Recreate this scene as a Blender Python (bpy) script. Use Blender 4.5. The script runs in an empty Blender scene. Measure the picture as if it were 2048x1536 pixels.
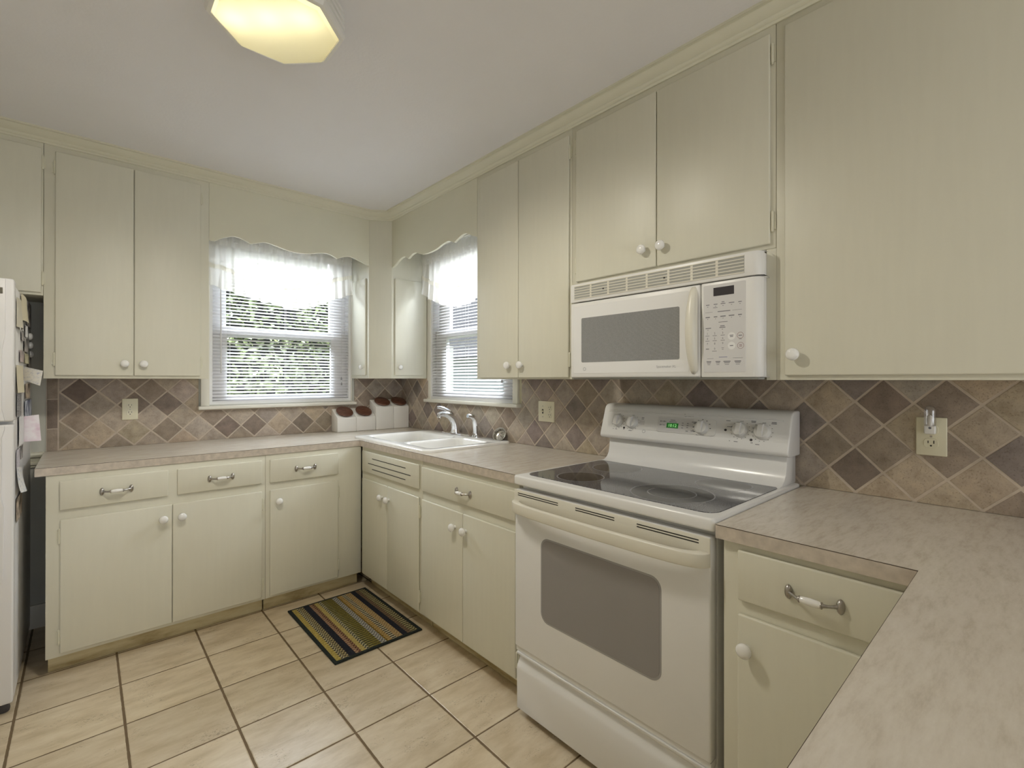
import bpy, bmesh, math, random
from mathutils import Vector, Matrix
random.seed(7)
R = math.radians
PI = math.pi
scene = bpy.context.scene
COL = scene.collection

# ------------------------------------------------------------------ materials
def new_mat(name):
    m = bpy.data.materials.new(name); m.use_nodes = True
    nt = m.node_tree
    return m, nt, nt.nodes['Principled BSDF']

def nd(nt, typ, ins=None, **at):
    n = nt.nodes.new(typ)
    for k, v in at.items(): setattr(n, k, v)
    for k, v in (ins or {}).items():
        if hasattr(v, 'is_output') or hasattr(v, 'links'): nt.links.new(v, n.inputs[k])
        else: n.inputs[k].default_value = v
    return n

def c4(c): return (c[0], c[1], c[2], 1.0)

def math_n(nt, op, a, b=None, c=None):
    n = nt.nodes.new('ShaderNodeMath'); n.operation = op
    for i, v in enumerate((a, b, c)):
        if v is None: continue
        if hasattr(v, 'links'): nt.links.new(v, n.inputs[i])
        else: n.inputs[i].default_value = v
    return n.outputs[0]

def mix_c(nt, fac, a, b, mode='MIX'):
    n = nt.nodes.new('ShaderNodeMix'); n.data_type = 'RGBA'; n.blend_type = mode
    for sock, v in ((n.inputs[0], fac), (n.inputs[6], a), (n.inputs[7], b)):
        if hasattr(v, 'links'): nt.links.new(v, sock)
        else: sock.default_value = v if not isinstance(v, tuple) else (c4(v) if len(v) == 3 else v)
    return n.outputs[2]

def ramp(nt, fac, stops, interp='LINEAR'):
    n = nt.nodes.new('ShaderNodeValToRGB'); cr = n.color_ramp; cr.interpolation = interp
    while len(cr.elements) > 1: cr.elements.remove(cr.elements[-1])
    cr.elements[0].position = stops[0][0]; cr.elements[0].color = c4(stops[0][1])
    for p, c in stops[1:]:
        e = cr.elements.new(p); e.color = c4(c)
    if hasattr(fac, 'links'): nt.links.new(fac, n.inputs[0])
    return n.outputs[0]

def simple(name, col, rough=0.5, metal=0.0, spec=0.5, var=0.0, vscale=6.0, stretch=None, bump=0.0, bscale=60.0, coat=0.0):
    m, nt, b = new_mat(name)
    b.inputs['Base Color'].default_value = c4(col)
    b.inputs['Roughness'].default_value = rough
    b.inputs['Metallic'].default_value = metal
    b.inputs['Specular IOR Level'].default_value = spec
    b.inputs['Coat Weight'].default_value = coat
    tc = nd(nt, 'ShaderNodeTexCoord').outputs['Object']
    vec = tc
    if stretch:
        vec = nd(nt, 'ShaderNodeMapping', {'Vector': tc, 'Scale': stretch}).outputs[0]
    if var:
        no = nd(nt, 'ShaderNodeTexNoise', {'Vector': vec, 'Scale': vscale, 'Detail': 4.0})
        lo = tuple(max(0, x * (1 - var)) for x in col); hi = tuple(min(1, x * (1 + var)) for x in col)
        nt.links.new(ramp(nt, no.outputs[0], [(0.3, lo), (0.7, hi)]), b.inputs['Base Color'])
    if bump:
        n2 = nd(nt, 'ShaderNodeTexNoise', {'Vector': vec, 'Scale': bscale, 'Detail': 3.0})
        bp_ = nd(nt, 'ShaderNodeBump', {'Height': n2.outputs[0], 'Strength': bump, 'Distance': 0.002})
        nt.links.new(bp_.outputs[0], b.inputs['Normal'])
    return m

CREAM = (0.66, 0.64, 0.535)
M = {}
M['cream'] = simple('cream_cabinet_paint', CREAM, 0.40, var=0.012, vscale=9, stretch=(6, 6, 0.6), bump=0.05, bscale=22)
M['cream_flat'] = simple('cream_trim_paint', (0.655, 0.635, 0.51), 0.45, var=0.012)
M['grey_wall'] = simple('grey_wall_paint', (0.52, 0.52, 0.47), 0.7, var=0.03, bump=0.05)
M['cream_wall'] = simple('cream_wall_paint', (0.70, 0.68, 0.54), 0.6, var=0.02, bump=0.05)
M['room_wall'] = simple('room_wall_paint', (0.70, 0.68, 0.60), 0.7, var=0.02)
M['ceiling'] = simple('ceiling_paint', (0.77, 0.76, 0.78), 0.8, var=0.012, vscale=3, bump=0.25, bscale=90)
M['white_app'] = simple('white_enamel', (0.76, 0.755, 0.75), 0.22, spec=0.5)
M['white_pl'] = simple('white_plastic', (0.74, 0.73, 0.71), 0.35)
M['grey_pl'] = simple('pale_grey_plastic', (0.62, 0.61, 0.61), 0.3)
M['bisque'] = simple('aged_white_plastic', (0.70, 0.67, 0.58), 0.33)
M['fridge'] = simple('fridge_white', (0.70, 0.69, 0.69), 0.35, bump=0.08, bscale=300)
M['ceramic'] = simple('white_ceramic', (0.80, 0.79, 0.77), 0.15, spec=0.6)
M['sinkwhite'] = simple('white_porcelain', (0.84, 0.83, 0.80), 0.12, spec=0.6)
M['canister'] = simple('white_stoneware', (0.80, 0.78, 0.74), 0.2)
M['chrome'] = simple('chrome', (0.80, 0.80, 0.82), 0.08, metal=1.0)
M['pewter'] = simple('aged_pewter', (0.42, 0.39, 0.36), 0.28, metal=1.0, var=0.2, vscale=80)
M['steel'] = simple('brushed_steel', (0.66, 0.64, 0.60), 0.22, metal=1.0)
M['dark'] = simple('dark_gap', (0.02, 0.018, 0.015), 0.6)
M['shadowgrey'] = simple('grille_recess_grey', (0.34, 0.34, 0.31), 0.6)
M['ivory'] = simple('ivory_plastic', (0.74, 0.70, 0.53), 0.35)
M['print'] = simple('grey_print', (0.16, 0.16, 0.18), 0.5)
M['print_l'] = simple('pale_grey_print', (0.34, 0.34, 0.36), 0.5)
M['print_r'] = simple('red_grey_print', (0.30, 0.18, 0.18), 0.5)
M['print_b'] = simple('blue_print', (0.16, 0.17, 0.34), 0.5)
M['vinyl'] = simple('white_window_vinyl', (0.78, 0.78, 0.78), 0.4)
M['trimwhite'] = simple('white_window_trim', (0.74, 0.72, 0.64), 0.4)
M['brasslabel'] = simple('brown_badge', (0.10, 0.085, 0.05), 0.35, var=0.5, vscale=220)
M['foot'] = simple('black_foot', (0.05, 0.045, 0.045), 0.6)

# clear lamp plastic
m, nt, b = new_mat('clear_plastic'); M['clear'] = m
out = nt.nodes['Material Output']
tr = nd(nt, 'ShaderNodeBsdfTransparent', {'Color': (0.93, 0.92, 0.92, 1)})
gl = nd(nt, 'ShaderNodeBsdfGlossy', {'Roughness': 0.12, 'Color': (0.9, 0.9, 0.9, 1)})
lw = nd(nt, 'ShaderNodeLayerWeight', {'Blend': 0.35})
mx = nd(nt, 'ShaderNodeMixShader', {0: math_n(nt, 'MULTIPLY_ADD', lw.outputs['Facing'], 0.55, 0.10), 1: tr.outputs[0], 2: gl.outputs[0]})
nt.links.new(mx.outputs[0], out.inputs[0])

# window pane
m, nt, b = new_mat('window_glass'); M['pane'] = m
out = nt.nodes['Material Output']
tr = nd(nt, 'ShaderNodeBsdfTransparent', {'Color': (0.95, 0.96, 0.96, 1)})
gl = nd(nt, 'ShaderNodeBsdfGlossy', {'Roughness': 0.02})
lw = nd(nt, 'ShaderNodeLayerWeight', {'Blend': 0.12})
mx = nd(nt, 'ShaderNodeMixShader', {0: math_n(nt, 'MULTIPLY', lw.outputs['Fresnel'], 0.6), 1: tr.outputs[0], 2: gl.outputs[0]})
nt.links.new(mx.outputs[0], out.inputs[0])

def translucent(name, col, tl, transp, rough=0.9):
    m, nt, b = new_mat(name)
    out = nt.nodes['Material Output']
    d = nd(nt, 'ShaderNodeBsdfDiffuse', {'Color': c4(col)})
    t = nd(nt, 'ShaderNodeBsdfTranslucent', {'Color': c4(col)})
    mx = nd(nt, 'ShaderNodeMixShader', {0: tl, 1: d.outputs[0], 2: t.outputs[0]})
    if transp:
        tr = nd(nt, 'ShaderNodeBsdfTransparent')
        mx = nd(nt, 'ShaderNodeMixShader', {0: transp, 1: mx.outputs[0], 2: tr.outputs[0]})
    nt.links.new(mx.outputs[0], out.inputs[0])
    return m
M['sheer'] = translucent('sheer_voile', (0.84, 0.82, 0.77), 0.34, 0.20)
M['lace'] = translucent('cream_lace_band', (0.74, 0.71, 0.62), 0.3, 0.0)
M['slat'] = translucent('blind_slat', (0.82, 0.82, 0.84), 0.18, 0.0)

# ceiling lamp diffuser: lit from inside by the three bulbs
m, nt, b = new_mat('lamp_diffuser'); M['lens'] = m
out = nt.nodes['Material Output']
tl = nd(nt, 'ShaderNodeBsdfTranslucent', {'Color': (0.95, 0.90, 0.62, 1)})
gl = nd(nt, 'ShaderNodeBsdfGlossy', {'Roughness': 0.25, 'Color': (1, 1, 1, 1)})
df = nd(nt, 'ShaderNodeBsdfDiffuse', {'Color': (0.85, 0.82, 0.62, 1)})
mx = nd(nt, 'ShaderNodeMixShader', {0: 0.65, 1: df.outputs[0], 2: tl.outputs[0]})
mx = nd(nt, 'ShaderNodeMixShader', {0: 0.04, 1: mx.outputs[0], 2: gl.outputs[0]})
nt.links.new(mx.outputs[0], out.inputs[0])

# countertop laminate
m, nt, b = new_mat('beige_laminate'); M['counter'] = m
tc = nd(nt, 'ShaderNodeTexCoord').outputs['Object']
mp = nd(nt, 'ShaderNodeMapping', {'Vector': tc, 'Scale': (9, 42, 9), 'Rotation': (0, 0, 0.55)})
n1 = nd(nt, 'ShaderNodeTexNoise', {'Vector': mp.outputs[0], 'Scale': 1.6, 'Detail': 6.0, 'Roughness': 0.65})
n2 = nd(nt, 'ShaderNodeTexNoise', {'Vector': tc, 'Scale': 4.0, 'Detail': 3.0})
n3 = nd(nt, 'ShaderNodeTexNoise', {'Vector': tc, 'Scale': 160.0, 'Detail': 2.0})
base = ramp(nt, n1.outputs[0], [(0.28, (0.50, 0.44, 0.365)), (0.5, (0.62, 0.565, 0.49)), (0.72, (0.68, 0.63, 0.56))])
base = mix_c(nt, math_n(nt, 'MULTIPLY', n2.outputs[0], 0.22), base, (0.56, 0.50, 0.43))
base = mix_c(nt, math_n(nt, 'MULTIPLY', n3.outputs[0], 0.12), base, (0.36, 0.31, 0.26))
nt.links.new(base, b.inputs['Base Color'])
b.inputs['Roughness'].default_value = 0.24
b.inputs['Specular IOR Level'].default_value = 0.6
M['cedge'] = simple('beige_laminate_edge', (0.52, 0.455, 0.385), 0.4, var=0.14, vscale=45)
M['seam'] = simple('laminate_seam', (0.07, 0.045, 0.03), 0.6)

# floor tiles
m, nt, b = new_mat('travertine_look_floor_tile'); M['floor'] = m
tc = nd(nt, 'ShaderNodeTexCoord').outputs['Object']
sx = nd(nt, 'ShaderNodeSeparateXYZ', {0: tc})
px, py = 0.3134, 0.3083
gx = math_n(nt, 'MULTIPLY', math_n(nt, 'ADD', sx.outputs[0], 2.447 + 10 * px), 1 / px)
gy = math_n(nt, 'MULTIPLY', math_n(nt, 'ADD', sx.outputs[1], 0.8994 + 30 * py), 1 / py)
cx = math_n(nt, 'FLOOR', gx); cy = math_n(nt, 'FLOOR', gy)
ex = math_n(nt, 'MULTIPLY', math_n(nt, 'PINGPONG', gx, 0.5), px)
ey = math_n(nt, 'MULTIPLY', math_n(nt, 'PINGPONG', gy, 0.5), py)
wob = nd(nt, 'ShaderNodeTexNoise', {'Vector': tc, 'Scale': 30.0})
wv = math_n(nt, 'MULTIPLY', math_n(nt, 'SUBTRACT', wob.outputs[0], 0.5), 0.003)
dx = math_n(nt, 'SUBTRACT', math_n(nt, 'ADD', ex, wv), 0.0042)
dy = math_n(nt, 'SUBTRACT', math_n(nt, 'ADD', ey, wv), 0.0030)
dist = math_n(nt, 'MINIMUM', dx, dy)
grout = math_n(nt, 'LESS_THAN', dist, 0.0)
cell = nd(nt, 'ShaderNodeCombineXYZ', {0: cx, 1: cy})
wn = nd(nt, 'ShaderNodeTexWhiteNoise', {'Vector': cell.outputs[0]}, noise_dimensions='3D')
off = nd(nt, 'ShaderNodeVectorMath', {0: wn.outputs['Color'], 1: (7.0, 7.0, 7.0)}, operation='MULTIPLY')
pos = nd(nt, 'ShaderNodeVectorMath', {0: tc, 1: off.outputs[0]}, operation='ADD')
mp = nd(nt, 'ShaderNodeMapping', {'Vector': pos.outputs[0], 'Scale': (4.5, 13, 6), 'Rotation': (0, 0, 0.12)})
n1 = nd(nt, 'ShaderNodeTexNoise', {'Vector': mp.outputs[0], 'Scale': 1.5, 'Detail': 7.0, 'Roughness': 0.6})
basec = ramp(nt, n1.outputs[0], [(0.25, (0.46, 0.365, 0.235)), (0.5, (0.60, 0.50, 0.355)), (0.72, (0.69, 0.60, 0.455))])
tint = ramp(nt, wn.outputs['Value'], [(0.0, (0.90, 0.89, 0.88)), (1.0, (1.06, 1.05, 1.03))])
basec = mix_c(nt, 1.0, basec, tint, 'MULTIPLY')
# pits: clustered small dark marks
mp2 = nd(nt, 'ShaderNodeMapping', {'Vector': pos.outputs[0], 'Scale': (62, 105, 60)})
n2 = nd(nt, 'ShaderNodeTexNoise', {'Vector': mp2.outputs[0], 'Scale': 1.5, 'Detail': 3.0, 'Roughness': 0.7})
mp3 = nd(nt, 'ShaderNodeMapping', {'Vector': pos.outputs[0], 'Scale': (6, 9, 6)})
n3 = nd(nt, 'ShaderNodeTexNoise', {'Vector': mp3.outputs[0], 'Scale': 1.3, 'Detail': 3.0})
thr = math_n(nt, 'MULTIPLY_ADD', n3.outputs[0], -0.55, 0.93)
pit = math_n(nt, 'MULTIPLY', math_n(nt, 'SUBTRACT', n2.outputs[0], thr), 9.0)
pit = nd(nt, 'ShaderNodeClamp', {0: pit}).outputs[0]
basec = mix_c(nt, math_n(nt, 'MULTIPLY', pit, 0.75), basec, (0.20, 0.15, 0.085))
# thin vein marks
wvn = nd(nt, 'ShaderNodeTexNoise', {'Vector': mp.outputs[0], 'Scale': 3.2, 'Detail': 4.0, 'Roughness': 0.6})
vein = math_n(nt, 'LESS_THAN', math_n(nt, 'ABSOLUTE', math_n(nt, 'SUBTRACT', wvn.outputs[0], 0.5)), 0.006)
vein = math_n(nt, 'MULTIPLY', vein, math_n(nt, 'GREATER_THAN', n3.outputs[0], 0.55))
basec = mix_c(nt, math_n(nt, 'MULTIPLY', vein, 0.45), basec, (0.27, 0.20, 0.11))
basec = mix_c(nt, grout, basec, (0.155, 0.105, 0.055))
nt.links.new(basec, b.inputs['Base Color'])
nt.links.new(math_n(nt, 'MULTIPLY_ADD', grout, 0.5, 0.33), b.inputs['Roughness'])
hgt = nd(nt, 'ShaderNodeMapRange', {0: dist, 1: -0.001, 2: 0.003})
hh = math_n(nt, 'SUBTRACT', hgt.outputs[0], math_n(nt, 'MULTIPLY', pit, 0.35))
bu = nd(nt, 'ShaderNodeBump', {'Height': hh, 'Strength': 0.55, 'Distance': 0.003})
nt.links.new(bu.outputs[0], b.inputs['Normal'])

# tumbled wall tile (per-tile colour attribute)
m, nt, b = new_mat('tumbled_stone_tile'); M['tile'] = m
at = nd(nt, 'ShaderNodeAttribute', attribute_name='tone')
tc = nd(nt, 'ShaderNodeTexCoord').outputs['Object']
n1 = nd(nt, 'ShaderNodeTexNoise', {'Vector': tc, 'Scale': 22.0, 'Detail': 6.0, 'Roughness': 0.65})
n2 = nd(nt, 'ShaderNodeTexNoise', {'Vector': tc, 'Scale': 210.0, 'Detail': 3.0, 'Roughness': 0.7})
mul = ramp(nt, n1.outputs[0], [(0.28, (0.76, 0.74, 0.71)), (0.5, (1.0, 1.0, 1.0)), (0.72, (1.22, 1.2, 1.15))])
cc = mix_c(nt, 1.0, at.outputs['Color'], mul, 'MULTIPLY')
pt = nd(nt, 'ShaderNodeMapRange', {0: n2.outputs[0], 1: 0.56, 2: 0.72})
cc = mix_c(nt, math_n(nt, 'MULTIPLY', pt.outputs[0], 0.55), cc, (0.13, 0.09, 0.06))
nt.links.new(cc, b.inputs['Base Color'])
b.inputs['Roughness'].default_value = 0.62
b.inputs['Specular IOR Level'].default_value = 0.3
bu = nd(nt, 'ShaderNodeBump', {'Height': math_n(nt, 'SUBTRACT', n1.outputs[0], pt.outputs[0]), 'Strength': 0.35, 'Distance': 0.002})
nt.links.new(bu.outputs[0], b.inputs['Normal'])
M['grout'] = simple('sand_grout', (0.52, 0.44, 0.36), 0.9, var=0.08, vscale=40, bump=0.2)

# black speckled glass cooktop
m, nt, b = new_mat('speckled_black_glass'); M['cookglass'] = m
tc = nd(nt, 'ShaderNodeTexCoord').outputs['Object']
n1 = nd(nt, 'ShaderNodeTexNoise', {'Vector': tc, 'Scale': 420.0, 'Detail': 1.0})
nt.links.new(ramp(nt, n1.outputs[0], [(0.50, (0.018, 0.018, 0.021)), (0.64, (0.30, 0.30, 0.33))]), b.inputs['Base Color'])
b.inputs['Roughness'].default_value = 0.07; b.inputs['Specular IOR Level'].default_value = 0.65
M['burner'] = simple('dark_burner_glass', (0.022, 0.020, 0.020), 0.07, spec=0.6)
M['ring'] = simple('grey_burner_ring', (0.23, 0.23, 0.25), 0.12, spec=0.6)

def dotted(name, a, bcol, scale, rough):
    m, nt, b = new_mat(name)
    tc = nd(nt, 'ShaderNodeTexCoord').outputs['Object']
    v = nd(nt, 'ShaderNodeTexVoronoi', {'Vector': tc, 'Scale': scale, 'Randomness': 0.15})
    nt.links.new(ramp(nt, v.outputs['Distance'], [(0.30, a), (0.5, bcol)]), b.inputs['Base Color'])
    b.inputs['Roughness'].default_value = rough
    return m
M['ovenglass'] = dotted('oven_window_frit', (0.20, 0.185, 0.185), (0.27, 0.255, 0.255), 330, 0.10)
M['mwglass'] = dotted('microwave_window_mesh', (0.12, 0.12, 0.12), (0.34, 0.34, 0.34), 480, 0.12)
M['ovenrim'] = simple('oven_window_rim', (0.34, 0.33, 0.33), 0.2)

def emit(name, col, s):
    m, nt, b = new_mat(name)
    b.inputs['Base Color'].default_value = (0, 0, 0, 1)
    b.inputs['Emission Color'].default_value = c4(col); b.inputs['Emission Strength'].default_value = s
    return m
M['clock_on'] = emit('green_clock_digits', (0.45, 1.0, 0.35), 0.75)
M['clock_bg'] = emit('green_clock_screen', (0.01, 0.16, 0.015), 0.5)
M['display'] = simple('dark_display', (0.05, 0.045, 0.05), 0.12)

# dark turned-wood lids
m, nt, b = new_mat('walnut'); M['walnut'] = m
tc = nd(nt, 'ShaderNodeTexCoord').outputs['Object']
mp = nd(nt, 'ShaderNodeMapping', {'Vector': tc, 'Scale': (30, 160, 160)})
n1 = nd(nt, 'ShaderNodeTexNoise', {'Vector': mp.outputs[0], 'Scale': 1.0, 'Detail': 5.0})
nt.links.new(ramp(nt, n1.outputs[0], [(0.3, (0.045, 0.016, 0.009)), (0.55, (0.13, 0.052, 0.03)), (0.75, (0.20, 0.09, 0.055))]), b.inputs['Base Color'])
b.inputs['Roughness'].default_value = 0.35

# dirty cream toe kick
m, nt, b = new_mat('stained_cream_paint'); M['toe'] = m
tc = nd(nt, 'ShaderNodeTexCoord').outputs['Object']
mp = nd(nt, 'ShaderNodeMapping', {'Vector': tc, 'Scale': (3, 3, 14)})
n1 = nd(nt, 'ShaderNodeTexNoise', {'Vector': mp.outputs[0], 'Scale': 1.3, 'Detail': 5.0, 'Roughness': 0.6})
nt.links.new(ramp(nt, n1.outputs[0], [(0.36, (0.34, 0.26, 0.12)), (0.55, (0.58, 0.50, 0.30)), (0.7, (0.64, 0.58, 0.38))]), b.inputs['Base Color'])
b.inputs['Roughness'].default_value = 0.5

# woven rug
m, nt, b = new_mat('woven_striped_rug'); M['rug'] = m
tc = nd(nt, 'ShaderNodeTexCoord').outputs['Object']
sx = nd(nt, 'ShaderNodeSeparateXYZ', {0: tc})
u = math_n(nt, 'MULTIPLY_ADD', sx.outputs[0], 1 / 0.456, 0.5)     # 0..1 across the stripes
w = sx.outputs[1]
NV = (0.022, 0.024, 0.034); GB = (0.028, 0.034, 0.032)
bandA = [(0, GB), (0.035, (0.44, 0.35, 0.11)), (0.085, (0.03, 0.026, 0.022)), (0.118, (0.40, 0.33, 0.17)), (0.165, NV), (0.235, (0.34, 0.25, 0.14)), (0.268, (0.07, 0.022, 0.026)),
         (0.30, (0.40, 0.30, 0.10)), (0.345, (0.03, 0.035, 0.028)), (0.385, (0.27, 0.23, 0.08)), (0.44, (0.20, 0.17, 0.04)), (0.52, (0.12, 0.12, 0.12)), (0.585, (0.30, 0.19, 0.03)),
         (0.60, (0.40, 0.27, 0.10)), (0.645, (0.035, 0.03, 0.022)), (0.70, (0.42, 0.32, 0.15)), (0.77, NV), (0.835, (0.20, 0.13, 0.075)), (0.88, (0.06, 0.05, 0.025)), (0.955, GB)]
bandB = [(0, GB), (0.035, (0.36, 0.27, 0.07)), (0.085, (0.50, 0.45, 0.28)), (0.118, (0.06, 0.05, 0.035)), (0.165, NV), (0.235, (0.22, 0.10, 0.08)), (0.268, (0.30, 0.19, 0.10)),
         (0.30, (0.42, 0.34, 0.12)), (0.345, (0.46, 0.42, 0.26)), (0.385, (0.05, 0.05, 0.025)), (0.44, (0.09, 0.075, 0.03)), (0.52, (0.42, 0.40, 0.35)), (0.585, (0.07, 0.04, 0.015)),
         (0.60, (0.30, 0.19, 0.07)), (0.645, (0.52, 0.47, 0.32)), (0.70, (0.30, 0.18, 0.09)), (0.77, NV), (0.835, (0.10, 0.07, 0.05)), (0.88, (0.38, 0.33, 0.17)), (0.955, GB)]
cA = ramp(nt, u, bandA, 'CONSTANT'); cB = ramp(nt, u, bandB, 'CONSTANT')
ch = nd(nt, 'ShaderNodeTexChecker', {'Vector': tc, 'Scale': 95.0})
st = math_n(nt, 'GREATER_THAN', math_n(nt, 'SINE', math_n(nt, 'MULTIPLY', w, 330.0)), 0.0)
sel = math_n(nt, 'MULTIPLY', math_n(nt, 'GREATER_THAN', math_n(nt, 'PINGPONG', math_n(nt, 'MULTIPLY', u, 9.0), 1.0), 0.45), 1.0)
pat = nd(nt, 'ShaderNodeMix', {0: sel, 2: st, 3: ch.outputs[1]})
rc = mix_c(nt, pat.outputs[0], cA, cB)
endm = math_n(nt, 'GREATER_THAN', math_n(nt, 'ABSOLUTE', w), 0.318)
rc = mix_c(nt, endm, rc, GB)
nz = nd(nt, 'ShaderNodeTexNoise', {'Vector': tc, 'Scale': 180.0, 'Detail': 2.0})
rc = mix_c(nt, 1.0, rc, ramp(nt, nz.outputs[0], [(0.3, (0.72, 0.72, 0.72)), (0.7, (1.25, 1.25, 1.25))]), 'MULTIPLY')
nt.links.new(rc, b.inputs['Base Color']); b.inputs['Roughness'].default_value = 0.95
b.inputs['Specular IOR Level'].default_value = 0.1
wy = math_n(nt, 'SINE', math_n(nt, 'MULTIPLY', w, 700.0)); wx = math_n(nt, 'SINE', math_n(nt, 'MULTIPLY', sx.outputs[0], 700.0))
bu = nd(nt, 'ShaderNodeBump', {'Height': math_n(nt, 'MULTIPLY', wx, wy), 'Strength': 0.5, 'Distance': 0.002})
nt.links.new(bu.outputs[0], b.inputs['Normal'])

# foliage
m, nt, b = new_mat('hedge_leaf'); M['leaf'] = m
tc = nd(nt, 'ShaderNodeTexCoord').outputs['Object']
n1 = nd(nt, 'ShaderNodeTexNoise', {'Vector': tc, 'Scale': 5.0, 'Detail': 3.0})
nt.links.new(ramp(nt, n1.outputs[0], [(0.3, (0.045, 0.062, 0.025)), (0.7, (0.13, 0.16, 0.06))]), b.inputs['Base Color'])
b.inputs['Roughness'].default_value = 0.35
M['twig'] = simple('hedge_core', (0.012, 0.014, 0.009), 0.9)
M['grass'] = simple('lawn', (0.16, 0.20, 0.08), 0.9, var=0.3, vscale=12)
M['siding'] = simple('pale_siding', (0.62, 0.63, 0.66), 0.6, var=0.03)
M['post'] = simple('white_post_paint', (0.80, 0.80, 0.80), 0.5)
M['roof'] = simple('grey_shingle', (0.20, 0.20, 0.21), 0.8, var=0.3, vscale=20)

def printed(name, base, ink, scale, thr=0.5, stretch=(1, 1, 1)):
    m, nt, b = new_mat(name)
    tc = nd(nt, 'ShaderNodeTexCoord').outputs['Object']
    mp = nd(nt, 'ShaderNodeMapping', {'Vector': tc, 'Scale': stretch})
    n1 = nd(nt, 'ShaderNodeTexNoise', {'Vector': mp.outputs[0], 'Scale': scale, 'Detail': 4.0, 'Roughness': 0.6})
    nt.links.new(ramp(nt, n1.outputs[0], [(thr - 0.09, ink), (thr + 0.09, base)]), b.inputs['Base Color'])
    b.inputs['Roughness'].default_value = 0.5
    return m
M['p_beige'] = simple('beige_paper', (0.56, 0.52, 0.42), 0.7, var=0.05)
M['p_cream'] = simple('cream_paper', (0.64, 0.58, 0.43), 0.7, var=0.05)
M['p_white'] = simple('white_paper', (0.76, 0.75, 0.76), 0.6, var=0.03)
M['p_photo'] = printed('dark_photo_print', (0.42, 0.39, 0.38), (0.05, 0.045, 0.05), 26)
M['p_photo2'] = printed('brown_photo_print', (0.55, 0.45, 0.36), (0.06, 0.045, 0.025), 24)
M['p_flower'] = printed('floral_print', (0.62, 0.57, 0.42), (0.22, 0.20, 0.10), 60)
M['p_pinkgrey'] = printed('pinkish_photo_print', (0.52, 0.42, 0.42), (0.20, 0.18, 0.18), 30)
M['p_text'] = printed('dense_text_print', (0.50, 0.49, 0.50), (0.10, 0.10, 0.11), 120, 0.52, (1, 1, 3))
M['p_note'] = printed('handwritten_note', (0.78, 0.77, 0.76), (0.42, 0.46, 0.60), 60, 0.40, (1, 1, 2))
M['p_blue'] = printed('blue_photo_print', (0.62, 0.66, 0.74), (0.09, 0.11, 0.22), 14)
M['p_pink'] = printed('pink_flower_print', (0.78, 0.74, 0.78), (0.60, 0.36, 0.50), 7, 0.44)
M['p_lilac'] = printed('lilac_receipt_print', (0.62, 0.60, 0.66), (0.40, 0.38, 0.45), 130, 0.45, (1, 1, 3))

# ------------------------------------------------------------------ mesh builder
def IDT(s, d, z): return Vector((s, d, z))
def FB(s, d, z): return Vector((s, -d, z))       # back wall: s = x, d = distance out from wall
def FR(s, d, z): return Vector((-d, s, z))       # right wall: s = y, d = distance out from wall

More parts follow.
